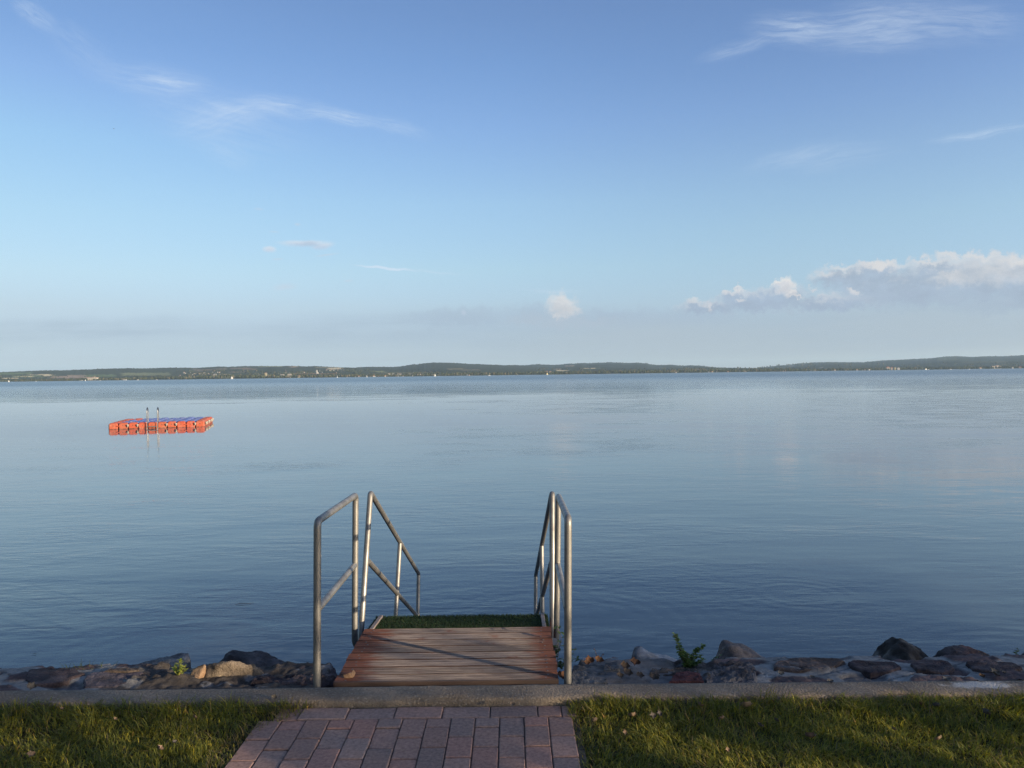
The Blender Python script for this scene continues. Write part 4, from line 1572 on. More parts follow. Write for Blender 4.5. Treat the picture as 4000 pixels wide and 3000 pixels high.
# ------------------------------------------------------------------ unseen leaf screens added to shade the shore
def shade_map(x, y):
    """how closed the foliage is along the sun's path to this spot of the ground (0 open, 1 closed)"""
    v = .518 * x + .855 * y
    u = .855 * x - .518 * y
    n = fbm(v * 5.2, u * .183 * 7.0, 0, 3, 101)
    n2 = fbm(v * 2.0, u * .183 * 3.0, 4, 2, 103)
    s = np.zeros_like(x)
    ky, kf = KY(x), KF(x)
    g = np.where(.62 * n + .38 * n2 > .492, 1.0, .0)
    g = np.where(x < -2.6, np.where(n > .50, 1, .0), g)
    g = np.where((x > PX0 - .25) & (x < PX1 - .15), np.where(n > .40, .9, .12), g)
    g = np.where((x > -1.9) & (x < PX0), np.where(n > .40, 1, .1), g)
    s = np.where(y < kf - .02, g, s)
    kb = np.where(x < -2.3, .25, np.where(x < -1.25, 1.0, np.where(x < .05, .52, np.where(x < 2.5, .22, .85))))
    kb = np.where(n > .60, np.maximum(kb, .8), kb)
    s = np.where((y >= kf - .02) & (y < ky), kb, s)
    mas = (y >= ky) & (y < 4.75) & ((x < DXL - .03) | (x > DXR + .10))
    s = np.where(mas, 1.0, s)
    patch = (((x + 2.02) / .10) ** 2 < 1)
    q = P(700, 2615, 4.06)
    e = ((x - q.x - .02) / .62) ** 2 + ((y - q.y + .0) / .24) ** 2
    s = np.where(e < 1, 0.0, s)
    dk = (y >= ky) & (y < DY1 + .4) & (x >= DXL - .03) & (x <= DXR + .10)
    s = np.where(dk, np.where(n > .66, .5, .03), s)
    s = np.where((x > .62) & (y >= ky) & (y < 7.3), 1.0, s)
    # the shaded upper half of the front left post
    zz = (x + .98) / -4.67
    line = 3.87 + 2.83 * zz
    s = np.where((zz > .40) & (zz < .90) & (np.abs(y - line) < .20), 1.0, s)
    s = np.where((y > 4.75) & (x < -1.25) & (zz < .4), 0.0, s)
    return s


def shade_screens():
    n = 80000
    x = rng.uniform(-6.8, 9.6, n)
    y = rng.uniform(2.2, 7.3, n)
    s = shade_map(x, y)
    k = rng.uniform(0, 1, n) < s
    x, y = x[k], y[k]
    # each leaf set on the sun ray of its shaded spot, in three screens
    v = .518 * x + .855 * y
    t = (y + .9) / .509 + 1.5 * rng.uniform(0, 1, len(x)) + .9 * fbm(v * 2, x, 0, 2, 111)
    px = x + SD.x * t
    py = y + SD.y * t
    pz = SD.z * t + 0 * x
    names = ['leafy shrub on the lawn behind the viewer nearest the water', 'leafy shrub on the lawn behind the viewer between two others', 'leafy shrub on the lawn behind the viewer farthest from the water']
    part = np.digitize(v, [2.4, 3.4])
    for g in range(3):
        m = part == 2 - g
        c = np.stack([px[m], py[m], pz[m]], -1)
        nn = len(c)
        if nn == 0: continue
        ln = rng.uniform(.045, .075, nn)
        wd = ln * .62
        d = rng.normal(0, 1, (nn, 3)); d[:, 2] *= .5
        d /= np.linalg.norm(d, axis=1)[:, None]
        w = np.cross(d, rng.normal(0, 1, (nn, 3)))
        w /= np.linalg.norm(w, axis=1)[:, None]
        V = np.stack([c - d * ln[:, None] * .5, c + w * wd[:, None] * .5, c + d * ln[:, None] * .5, c - w * wd[:, None] * .5], 1).reshape(-1, 3)
        i = np.arange(nn)[:, None] * 4
        F_ = i + np.array([[0, 1, 2, 3]])
        col = np.stack([rng.uniform(.03, .06, nn), rng.uniform(.06, .10, nn), rng.uniform(.015, .03, nn)], -1)
        ctr = c.mean(0)
        root = empty('shrub', (ctr[0], ctr[1], LAWN_Z), names[g], 'shrub', 'shrubs on the lawn behind the viewer')
        mesh('foliage', V, F_, LEAF, root, col=np.repeat(col, 4, 0))
        b = MB()
        r = random.Random(g)
        for q in range(26):
            tgt = Vector(c[r.randrange(nn)])
            f0 = Vector((tgt.x * .6 + ctr[0] * .4 + r.uniform(-.1, .1), tgt.y * .6 + ctr[1] * .4, LAWN_Z - .03))
            b.tube([f0, f0.lerp(tgt, .5) + Vector((r.uniform(-.05, .05), r.uniform(-.05, .05), .05)), tgt], [.012, .008, .003], 6)
        b.build('stem', BARK, root, True)  # stems added to join the loose leaf clusters


shade_screens()


def shade_tree(x, y, h, r0, label, seed):  # unseen trees added to dim skylight and darken reflections in the steel
    q = np.random.default_rng(seed)
    r = random.Random(seed)
    root = empty('tree', (x, y, LAWN_Z), label, 'tree', 'trees on the lawn behind the viewer')
    b = MB()
    b.tube([(x, y, LAWN_Z - .1), (x + .1, y, h * .25), (x - .05, y + .1, h * .55), (x, y, h * .85)], [h * .028, h * .022, h * .014, h * .004], 10)
    ctr = []
    for k in range(34):
        a, e = r.uniform(0, 6.28), r.uniform(-.75, 1)
        c = Vector((x + math.cos(a) * r0 * .78 * math.sqrt(1 - min(.98, e * e)) * r.uniform(.5, 1), y + math.sin(a) * r0 * .78 * math.sqrt(1 - min(.98, e * e)) * r.uniform(.5, 1), h * .60 + e * h * .36))
        ctr.append(c)
        m = Vector((x, y, h * r.uniform(.2, .5)))
        b.tube([m, m.lerp(c, .5) + Vector((0, 0, .2)), c], [h * .010, h * .006, .01], 6)
    b.build('trunk', BARK, root, True)
    n = 150
    C = np.array([c[:] for c in ctr])
    P_ = (C[:, None, :] + q.normal(0, 1, (len(C), n, 3)) * np.array((r0 * .21, r0 * .21, h * .075))).reshape(-1, 3)
    P_[:, 2] = np.maximum(P_[:, 2], .5)
    m = len(P_)
    d = q.normal(0, 1, (m, 3)); d /= np.linalg.norm(d, axis=1)[:, None]
    w = np.cross(d, q.normal(0, 1, (m, 3))); w /= np.linalg.norm(w, axis=1)[:, None]
    ln = q.uniform(.16, .34, m)[:, None]
    V = np.stack([P_ - d * ln * .5, P_ + w * ln * .32, P_ + d * ln * .5, P_ - w * ln * .32], 1).reshape(-1, 3)
    col = np.stack([q.uniform(.025, .05, m), q.uniform(.045, .08, m), q.uniform(.012, .024, m)], -1)
    mesh('crown', V, np.arange(m)[:, None] * 4 + np.array([[0, 1, 2, 3]]), LEAF, root, col=np.repeat(col, 4, 0))


for i, (x, y, h, r0, lab) in enumerate([(-9.5, -1.5, 9, 4.2, 'leafy tree on the shore lawn farthest left of the viewer'), (-7, -9, 11, 4.8, 'tall leafy tree behind the viewer to the left'), (0.5, -12, 11, 4.8, 'tall leafy tree straight behind the viewer'),
                                        (-17, -9, 13, 5.5, 'tallest leafy tree far behind the viewer to the left'), (8, -19, 9, 4.6, 'leafy tree far behind the viewer to the right')]):
    shade_tree(x, y, h, r0, lab, 60 + i)


# ------------------------------------------------------------------ lake
def lake():
    N = material('lake_water', .035, spec=.5)
    N.b.inputs['IOR'].default_value = 1.333
    sep = N.new('ShaderNodeSeparateXYZ')
    N.put(sep.inputs[0], N.wpos)
    x, y = sep.outputs[0], sep.outputs[1]
    p = N.wpos
    big = N.noise(N.mapping(p, scale=(.004, .022, 1)), 1.0, 4, .55, '2D')
    mid = N.noise(N.mapping(p, rot=(0, 0, .10), scale=(.05, .16, 1)), 1.0, 4, .55, '2D')
    # breeze: calm near the shore and in the middle distance, ruffled far out and in a belt by the raft
    far = N.math('MULTIPLY', N.ramp(N.math('ADD', y, N.math('MULTIPLY', mid, 90)), 130, 210), 2.6)
    belt = N.math('MULTIPLY', N.ramp(y, 15, 27), N.ramp(y, 120, 44))
    belt = N.math('MULTIPLY', belt, N.ramp(N.math('ADD', N.math('MULTIPLY', x, .010), mid), .38, .75))
    breeze = N.math('ADD', N.math('MULTIPLY', far, N.ramp(big, .32, .60, .66, 1.0)), N.math('MULTIPLY', belt, .26))
    breeze = N.math('ADD', breeze, N.math('MULTIPLY', N.ramp(big, .54, .72), .16))
    amp = N.math('ADD', N.ramp(y, 7, 30, .105, .022), breeze)
    # chop in two scales, crests roughly along the shore
    w1 = N.noise(N.mapping(p, rot=(0, 0, .22), scale=(1.5, 4.6, 1)), 1.0, 3, .5, '2D', .3)
    w2 = N.noise(N.mapping(p, rot=(0, 0, -.16), scale=(4.0, 10.5, 1)), 1.0, 3, .55, '2D', .2)
    w3 = N.noise(N.mapping(p, rot=(0, 0, .06), scale=(.35, .95, 1)), 1.0, 2, .5, '2D')
    patch = N.ramp(N.noise(N.mapping(p, scale=(.35, .6, 1)), 1.0, 3, .5, '2D'), .3, .7, .35, 1.25)
    h = N.math('ADD', N.math('MULTIPLY', N.math('MULTIPLY', w1, .030), N.math('MULTIPLY', amp, patch)), N.math('MULTIPLY', N.math('MULTIPLY', w2, .014), N.math('MULTIPLY', amp, patch)))
    h = N.math('ADD', h, N.math('MULTIPLY', w3, N.ramp(y, 8, 28, .013, .0012)))
    N.put(N.b.inputs['Roughness'], N.ramp(y, 60, 500, .03, .26))
    # rings spreading from the stairs and from fish
    for cx, cy, R, a, fr in RINGS:
        dv = N.vmath('LENGTH', N.vmath('MULTIPLY', N.vmath('SUBTRACT', p, (cx, cy, 0)), (1, 1, 0)))
        wv = N.math('SINE', N.math('MULTIPLY', dv, fr))
        env = N.math('MULTIPLY', N.ramp(dv, R, R * .35), N.ramp(dv, R * .1, R * .4))
        h = N.math('ADD', h, N.math('MULTIPLY', N.math('MULTIPLY', wv, env), a * .22))
    normal(N, N.bump(h, 1.0, 1.0))
    shal = N.ramp(y, 5.0, 14)
    tn = N.noise(N.mapping(p, scale=(.10, .25, 1)), 1.0, 3, .5, '2D')
    deep = N.mix(tn, (.070, .116, .142), (.080, .128, .150))
    color(N, N.mix(shal, N.mix(tn, (.037, .058, .070), (.045, .068, .077)), deep))
    v = [(-9000, 3.95, WATER_Z), (9000, 3.95, WATER_Z), (9000, 4200, WATER_Z), (-9000, 4200, WATER_Z)]
    o = mesh('water', v, [(0, 1, 2, 3)], N.m)
    tag(o, 'calm blue lake reaching to the far shore', None, None, 'structure')


RINGS = [(-.6, 8.2, 3.2, .0016, 26.0), (.6, 8.0, 2.6, .0014, 30.0), (3.3, 8.9, 1.1, .0022, 34.0), (4.6, 6.8, 1.6, .0020, 30.0), (-3.2, 7.2, 2.2, .0014, 27.0), (1.8, 9.5, 1.8, .0011, 32.0)]
lake()
# small things afloat
k = MB()
k.tube([G(918, 2362, WATER_Z + .004), G(940, 2356, WATER_Z + .012), G(968, 2358, WATER_Z + .008), G(992, 2354, WATER_Z + .006)], [.0015, .003, .0022, .001], 6)
tag(k.build('floating_twig', BARK), 'thin twig floating on the lake left of the left rails', 'twig')
k = MB()
k.tube([G(126, 2556, WATER_Z + .004), G(136, 2551, WATER_Z + .012), G(143, 2552, WATER_Z + .006)], [.001, .0022, .001], 6)
tag(k.build('floating_twig', BARK), 'short dark twig floating off the left end of the wall', 'twig')

# ------------------------------------------------------------------ far shore
SHORE = [(-400, 2480), (0, 2500), (1000, 2600), (2000, 2700), (3000, 2900), (4000, 3000), (4400, 3020)]


def shore_d(px):
    return np.interp(px, [a for a, b in SHORE], [b for a, b in SHORE])


def hor(px):
    return 1462.6 + (2000 - px) * .01300


LAND_Z = WATER_Z + .9
RIDGES = [
    ('hill', 'long low wooded hill with fields along the left part of the far shore', 4000,
     [(-500, 1458), (-200, 1456), (0, 1454), (80, 1450), (170, 1446.8), (250, 1446.3), (340, 1443), (420, 1439.6), (500, 1437.7), (550, 1439.5), (600, 1438), (680, 1436), (780, 1436.6), (850, 1432),
      (880, 1431.6), (890, 1433.2), (960, 1429.6), (1000, 1430.2), (1100, 1430), (1130, 1429.4), (1200, 1431), (1230, 1429.8), (1300, 1434), (1380, 1436), (1460, 1440), (1560, 1452), (1640, 1462)]),
    ('hill', 'broad dark wooded hill left of the middle of the far shore', 4500,
     [(1280, 1462), (1330, 1450), (1380, 1439), (1400, 1435), (1430, 1432.6), (1500, 1433), (1535, 1433.6), (1580, 1429.4), (1618, 1422.6), (1632, 1423.6), (1640, 1421), (1680, 1417), (1700, 1415.8), (1750, 1416.3), (1800, 1418.6),
      (1850, 1422.4), (1866, 1421.6), (1910, 1423.6), (1970, 1426.4), (2000, 1427), (2080, 1432), (2160, 1440), (2240, 1452)]),
    ('hill', 'rolling bluish hills in the middle of the far shore', 5600,
     [(1900, 1450), (1960, 1432), (2000, 1425.6), (2050, 1426.6), (2100, 1422.4), (2150, 1425), (2190, 1424.2), (2220, 1420.6), (2245, 1420.2), (2270, 1418.2), (2300, 1418.6), (2350, 1416.4), (2390, 1415.2), (2440, 1417.4),
      (2490, 1416.4), (2525, 1419), (2545, 1423.4), (2580, 1426.4), (2620, 1424.4), (2660, 1428.4), (2710, 1427), (2740, 1429), (2800, 1435.2), (2880, 1443), (2960, 1450)]),
    ('hill', 'low flat wooded rise between the middle hills and the right hills', 3900,
     [(2480, 1456), (2560, 1445), (2640, 1439), (2720, 1437), (2800, 1436), (2900, 1436.8), (2960, 1438.2), (3040, 1438.6), (3120, 1440), (3200, 1446)]),
    ('hill', 'high bluish hills rising along the right part of the far shore', 6200,
     [(2880, 1449), (2940, 1441), (2970, 1437.2), (3000, 1432.6), (3040, 1428), (3100, 1424.2), (3120, 1419.4), (3140, 1420.4), (3170, 1415.4), (3240, 1414), (3370, 1415), (3400, 1412.8), (3430, 1409.6), (3465, 1407), (3500, 1406),
      (3600, 1400.7), (3640, 1399.5), (3680, 1394.2), (3740, 1390.6), (3800, 1394.2), (3860, 1391.2), (3920, 1391.6), (4000, 1386.9), (4100, 1383), (4300, 1386), (4500, 1392)]),
]
# fields and clearings: (ridge, centre px, centre py, half width, half height, colour)
TANF, OLV, BRF, GRF = (.60, .50, .31), (.18, .19, .09), (.30, .215, .15), (.11, .15, .06)
FIELDS = [(0, 160, 1465.5, 48, 2.6, TANF), (0, 110, 1470, 60, 3.4, GRF), (0, 45, 1477.5, 30, 1.2, TANF), (0, 95, 1470.5, 34, 1.0, TANF), (0, 300, 1467.5, 38, 2.6, (0.255, 0.191, 0.128)), (0, 280, 1473, 90, 3.4, BRF), (0, 390, 1467, 60, 3.4, GRF),
          (0, 570, 1461.5, 98, 4.2, OLV), (0, 60, 1459, 70, 3, GRF), (0, 795, 1445.5, 38, 3.4, (0.157, 0.116, 0.075)), (0, 860, 1441, 30, 1.6, (0.157, 0.122, 0.081)), (0, 940, 1439, 40, 1.8, (0.174, 0.133, 0.093)), (0, 975, 1442, 26, 2.2, (0.162, 0.116, 0.075)), (0, 930, 1453, 36, 2, (0.139, 0.110, 0.075)), (0, 880, 1462, 16, .9, TANF),
          (0, 1280, 1435.6, 50, 1.4, (0.197, 0.174, 0.104)), (0, 1310, 1440, 32, 2.4, TANF), (0, 1060, 1432, 50, 1.2, OLV), (0, 1150, 1434, 14, 1.4, BRF), (0, 1240, 1460, 95, 1.0, (0.244, 0.139, 0.075)), (0, 1180, 1446, 60, 4, (0.035, 0.046, 0.029)),
          (1, 1420, 1452, 90, 2.0, OLV), (1, 1560, 1455.5, 130, 1.9, (0.128, 0.122, 0.058)), (1, 1780, 1441, 34, 2.2, (0.151, 0.128, 0.070)), (1, 1840, 1445, 40, 1.4, (0.139, 0.110, 0.070)), (1, 1690, 1449, 34, 3.4, (0.020, 0.029, 0.029)), (1, 1664, 1433, 22, 2.6, (0.020, 0.029, 0.029)),
          (2, 2065, 1451, 42, 1.2, OLV), (2, 2198, 1447.6, 26, 1.2, TANF), (2, 2305, 1438.6, 22, .9, TANF), (2, 2340, 1438.2, 14, .7, OLV), (2, 2230, 1429.5, 22, 1.2, BRF), (2, 2180, 1441.5, 14, 1.4, BRF), (2, 2060, 1438, 34, 4, (0.020, 0.029, 0.032)),
          (3, 2720, 1442, 34, 1.0, (0.232, 0.128, 0.070)), (3, 2810, 1441.4, 36, .8, OLV), (3, 2620, 1446.8, 40, .7, BRF),
          (4, 3096, 1429.5, 12, 2.0, (0.174, 0.168, 0.157)), (4, 3210, 1434.6, 5, 1.2, (0.232, 0.220, 0.209)), (4, 3560, 1417, 50, 3.4, (0.020, 0.032, 0.038)), (4, 3470, 1416, 40, 3.6, (0.020, 0.032, 0.038)), (4, 3620, 1412, 70, 3.6, (0.020, 0.032, 0.038)), (4, 3800, 1420, 120, 1.6, (0.023, 0.035, 0.035)), (4, 3700, 1403, 40, 5, (0.058, 0.070, 0.041)),
          (4, 3850, 1414, 90, 2, (0.070, 0.075, 0.052))]
HILLS = []


def hills():
    N = material('wooded_hillside', .95, spec=.1)
    n = N.noise(N.wpos, .012, 6, .65)
    t = N.noise(N.wpos, .07, 4, .6)
    k = N.math('MULTIPLY', N.ramp(n, .3, .7, .70, 1.3, False), N.ramp(t, .3, .7, .75, 1.25, False))
    color(N, N.vmath('SCALE', tint_of(N), scale=k))
    normal(N, N.bump(N.noise(N.wpos, .06, 5, .65), .9, 9.0))
    for ri, (name, label, D, prof) in enumerate(RIDGES):
        pxs = np.arange(prof[0][0], prof[-1][0] + .1, 2.4)
        crest = np.interp(pxs, [a for a, b in prof], [b for a, b in prof])
        ker = np.array([1, 2, 3, 2, 1.]) / 9
        crest = np.convolve(np.pad(crest, 2, 'edge'), ker, 'valid')
        rough = (fbm(pxs * .16, ri, 0, 4, 131) - .5) * 2.4
        crest = crest - rough
        h = hor(pxs)
        sd = shore_d(pxs) + 40
        H = np.maximum((h - crest) / F * D + CAMZ, LAND_Z + .5)
        ts = np.concatenate([np.linspace(0, 1, 96), [1.06, 1.2, 1.5]])
        Tt = ts[:, None]
        dist = sd[None, :] + (D - sd)[None, :] * Tt
        up = np.where(Tt <= 1, np.clip(Tt, 0, 1) ** 1.18, 1 - (Tt - 1) * .5)
        xx = (pxs[None, :] - 2000) / F * dist
        gul = (fbm(xx / 330 + ri * 3, dist / 520, 0, 4, 133) - .5) * 2
        gul2 = (fbm(xx / 90 + ri * 3, dist / 130, 0, 3, 135) - .5) * 2
        Zz = LAND_Z + (H - LAND_Z)[None, :] * up
        relief = np.clip(Tt, 0, 1) * (1 - np.clip(Tt, 0, 1)) * 4
        Zz = Zz + relief * ((H - LAND_Z) * .16)[None, :] * gul + relief * ((H - LAND_Z) * .05)[None, :] * gul2
        Zz = np.maximum(Zz, LAND_Z - .2)
        # px, py that each vertex covers
        pyv = h[None, :] - (Zz - CAMZ) / dist * F
        pxv = np.broadcast_to(pxs[None, :], Zz.shape)
        base = np.array([(.030, .040, .022), (.025, .035, .022), (.022, .034, .028), (.022, .032, .020), (.022, .034, .030)][ri])
        col = np.ones(Zz.shape + (3,)) * base
        vill = fbm(xx / 130, dist / 150, ri, 4, 137)
        col = col * (.7 + .6 * vill)[..., None]
        for (fr, cx, cy, hw, hh, fc) in FIELDS:
            if fr != ri: continue
            wob = 2.0 * (fbm(pxv * .05, pyv * .6, 0, 3, 139) - .5)
            sl = (pxv - cx) * .013
            e = np.maximum(np.abs(pxv - cx + wob * 14) / hw, np.abs(pyv - cy + sl + wob * .8 * hh) / (hh * 1.35))
            a = sstep(1.06, .86, e)
            col = col * (1 - a[..., None]) + np.array(fc) * (.85 + .3 * vill)[..., None] * a[..., None]
        # world x from the ray so that the roll is right
        v = np.stack([xx, dist, Zz], -1)
        n1 = len(pxs)
        i = np.arange((len(ts) - 1) * n1).reshape(len(ts) - 1, n1)[:, :-1].ravel()
        o = mesh(name, v.reshape(-1, 3), np.stack([i, i + 1, i + n1 + 1, i + n1], 1), N.m, col=col.reshape(-1, 3), smooth=True)
        tag(o, label, None, None, 'structure')
        HILLS.append((pxs, v, pyv))
    # low land between the water's edge and the hills, with a pale strand
    N2 = material('far_bank', .95, spec=.1)
    n = N2.noise(N2.wpos, .02, 4, .6)
    color(N2, N2.mix(N2.ramp(n, .4, .6), (.05, .053, .032), (.12, .11, .085)))
    pxs = np.arange(-600, 4700, 20)
    s = shore_d(pxs)
    rows = []
    for dd, zz in ((0, WATER_Z - .3), (3, WATER_Z + .35), (12, LAND_Z), (80, LAND_Z + .4), (9000, LAND_Z + 2.0)):
        d_ = s + dd
        rows.append(np.stack([(pxs - 2000) / F * (s if dd < 100 else d_), d_, np.full(len(pxs), zz)], -1))
    v = np.stack(rows, 0)
    n1 = len(pxs)
    i = np.arange(4 * n1).reshape(4, n1)[:, :-1].ravel()
    o = mesh('far_bank_ground', v.reshape(-1, 3), np.stack([i, i + 1, i + n1 + 1, i + n1], 1), N2.m)
    tag(o, 'low bank of the far shore', None, None, 'structure')


hills()


def on_hill(ri, px, py):
    pxs, v, pyv = HILLS[ri]
    k = int(np.clip(round((px - pxs[0]) / 2.4), 0, len(pxs) - 1))
    colm = pyv[:96, k]
    j = int(np.argmin(np.abs(colm - py)))
    return Vector(v[j, k])


# woods along the water and clumps on the slopes: one mass of many small trees
def woods():
    import bmesh
    bm = bmesh.new()
    bmesh.ops.create_icosphere(bm, subdivisions=2, radius=1)
    U = np.array([q.co[:] for q in bm.verts])
    Fc = np.array([[q.index for q in f.verts] for f in bm.faces])
    bm.free()
    spots = []
    r = np.random.default_rng(21)

    def put(x, y, z, h, w, tone):
        spots.append((x, y, z, h, w, tone))
    top = [(-300, 9), (0, 9), (230, 9), (300, 10), (500, 12), (700, 15), (960, 17), (1000, 15), (1150, 14), (1400, 12), (1560, 10), (1800, 13), (2000, 14), (2200, 14), (2400, 15), (2500, 15), (2700, 14), (2900, 12), (3050, 14), (3200, 12), (3400, 11), (3600, 12), (3800, 11), (4000, 11), (4400, 11)]
    # shore rows
    for row in range(5):
        px = -250.0
        while px < 4300:
            d = float(shore_d(px)) + 10 + row * 24 + r.uniform(-8, 8)
            hm = np.interp(px, [a for a, b in top], [b for a, b in top]) / F * d
            gapn = float(fbm(px * .012, row * 3, 0, 3, 141))
            step = r.uniform(3.5, 10)
            px += step
            if row < 2 and gapn < .40: continue
            hh = hm * r.uniform(.5, .98) * (.78 + .06 * row)
            kind = r.random()
            tall = float(fbm(px * .006, 5, 0, 2, 143)) > .55
            if tall and kind < .5:
                put((px - 2000) / F * d, d, LAND_Z, hh * 1.12, hh * r.uniform(.14, .22), r.random())
            else:
                put((px - 2000) / F * d, d, LAND_Z, hh, hh * r.uniform(.30, .50), r.random())
    # clumps on slopes and round the villages
    for (ri, x0, x1, y0, y1, m) in ((0, 690, 1010, 1447, 1473, 330), (0, 1000, 1420, 1452, 1472, 420), (0, 0, 690, 1468, 1482, 160), (1, 1330, 2000, 1454, 1468, 420), (2, 2000, 2900, 1440, 1456, 420), (3, 2500, 3200, 1437, 1450, 420), (4, 2950, 4200, 1418, 1438, 420), (4, 3850, 4200, 1410, 1430, 60), (0, 1280, 1460, 1442, 1452, 90)):
        for k in range(m):
            px, py = r.uniform(x0, x1), r.uniform(y0, y1) - (0)
            if fbm(px * .02, py * .2, ri, 3, 145) < .42: continue
            q = on_hill(ri, px, py)
            hh = r.uniform(2.4, 5.6) / F * q.y
            put(q.x, q.y, q.z - hh * .12, hh, hh * r.uniform(.4, .75), r.random())
    # trees that break the skyline
    for ri, (pxs, v, pyv) in enumerate(HILLS):
        for k in range(120):
            j = r.integers(0, len(pxs))
            q = v[95, j]
            if fbm(pxs[j] * .02, ri, 0, 2, 147) < .5: continue
            hh = r.uniform(1.2, 2.6) / F * q[1]
            put(q[0], q[1], q[2] - hh * .35, hh, hh * r.uniform(.5, 1.1), r.random())
    for px, py, s in ((45 + 1000, 1430, 3), (1140, 1429, 3.4), (1228, 1429.8, 3), (789, 1436.5, 3), (1640, 1422, 4.5), (1622, 1424, 3.5)):
        q = P(px, py + 1, 4300 if px > 1500 else 3980)
        hh = s / F * q.y
        put(q.x, q.y, q.z - hh * .3, hh, hh * .55, .3)
    m = len(spots)
    S = np.array(spots)
    nv = len(U)
    # crown: lumpy ball, narrower at the foot, each one different
    Vv = np.repeat(U[None], m, 0)
    off = r.uniform(0, 50, (m, 1))
    lump = .72 + .56 * fbm(Vv[..., 0] * 2.1 + off, Vv[..., 1] * 2.1 + off * .7, Vv[..., 2] * 2.1, 3, 149)
    taper = .8 + .25 * np.clip(-Vv[..., 2] + .2, -1, 1)
    X = S[:, 0:1] + Vv[..., 0] * S[:, 4:5] * lump * taper
    Y = S[:, 1:2] + Vv[..., 1] * S[:, 4:5] * lump * taper
    Zz = S[:, 2:3] + S[:, 3:4] * (.56 + .47 * Vv[..., 2] * (.8 + .25 * lump))
    V = np.stack([X, Y, Zz], -1)
    tone = S[:, 5]
    c = np.stack([.022 + .036 * tone, .030 + .032 * tone, .016 + .012 * tone], -1)
    c[tone > .86] = (.090, .076, .044)
    c[tone < .18] *= .6
    cv = np.repeat(c[:, None, :], nv, 1) * (.75 + .5 * lump)[..., None]
    faces = (np.arange(m)[:, None, None] * nv + Fc[None]).reshape(-1, 3)
    # trunks
    tr_v, tr_f = [], []
    k0 = m * nv
    a = np.arange(5) * 1.2566
    ring = np.stack([np.cos(a), np.sin(a)], -1)
    rad = S[:, 3] * .03
    b0 = np.stack([S[:, 0:1] + ring[None, :, 0] * rad[:, None], S[:, 1:2] + ring[None, :, 1] * rad[:, None], np.repeat(S[:, 2:3] - .5, 5, 1)], -1)
    b1 = np.stack([S[:, 0:1] + ring[None, :, 0] * rad[:, None] * .6, S[:, 1:2] + ring[None, :, 1] * rad[:, None] * .6, np.repeat(S[:, 2:3] + S[:, 3:4] * .4, 5, 1)], -1)
    tv = np.concatenate([b0, b1], 1)
    tf = []
    for q in range(5):
        w = (q + 1) % 5
        tf += [[q, w, 5 + w], [q, 5 + w, 5 + q]]
    tfaces = (k0 + np.arange(m)[:, None, None] * 10 + np.array(tf)[None]).reshape(-1, 3)
    allv = np.concatenate([V.reshape(-1, 3), tv.reshape(-1, 3)], 0)
    allc = np.concatenate([cv.reshape(-1, 3), np.tile(np.array([[.10, .075, .05]]), (m * 10, 1))], 0)
    FW = mat_tinted('far_foliage', .95, .35, .55, .8, .6, 1.0, .1)
    o = mesh('shoreline_woods', allv, np.concatenate([faces, tfaces], 0), FW, col=allc)
    tag(o, 'belt of small trees along the whole far shore', 'woods', None, 'stuff')


woods()

# ------------------------------------------------------------------ buildings of the far shore
ROOF_R = mat_plain('tile_roof', (.22, .085, .05), (.30, .13, .08), .5, .9, 0)
ROOF_G = mat_plain('grey_roof', (.13, .12, .115), (.2, .19, .18), .5, .9, 0)
WALLS = {k: mat_plain('plaster_' + k, c, tuple(min(.85, v * 1.1) for v in c), .3, .9, 0) for k, c in
         (('white', (.35, .35, .34)), ('cream', (.36, .33, .27)), ('pink', (.30, .24, .20)), ('grey', (.20, .20, .20)), ('yellow', (.36, .31, .19)))}
GLASS = mat_plain('window_band', (.10, .12, .15), (.16, .18, .2), .5, .3, 0)


def house(q, w, h, wall, roof, label, group=None, cat='house', name='house', flat=False, dep=None, rot=0.0):
    b = MB()
    dp = dep or w * .8
    x, y = w / 2, dp / 2
    b.box((-x, -y, -2.5), (x, y, h))
    o = .06 * w
    if flat:
        b.box((-x - o * .3, -y - o * .3, h), (x + o * .3, y + o * .3, h + .05 * h + .3), 1)
    else:
        rh = min(w, dp) * .42
        b.add([(-x - o, -y - o, h), (x + o, -y - o, h), (x + o, y + o, h), (-x - o, y + o, h), (-x - o, 0, h + rh), (x + o, 0, h + rh)],
              [(0, 1, 5, 4), (2, 3, 4, 5), (0, 4, 3), (1, 2, 5), (0, 3, 2, 1)], 1)
    m = mesh(name, b.v, b.f, [WALLS[wall], ROOF_R if roof == 'r' else ROOF_G], None, b.c, False, b.m)
    m.location = q
    m.rotation_euler = (0, 0, rot)
    return tag(m, label, cat, group)


def shore_pt(px, back=12):
    d = float(shore_d(px)) + back
    return Vector(((px - 2000) / F * d, d, LAND_Z))


def px_m(n, d):
    return n / F * d


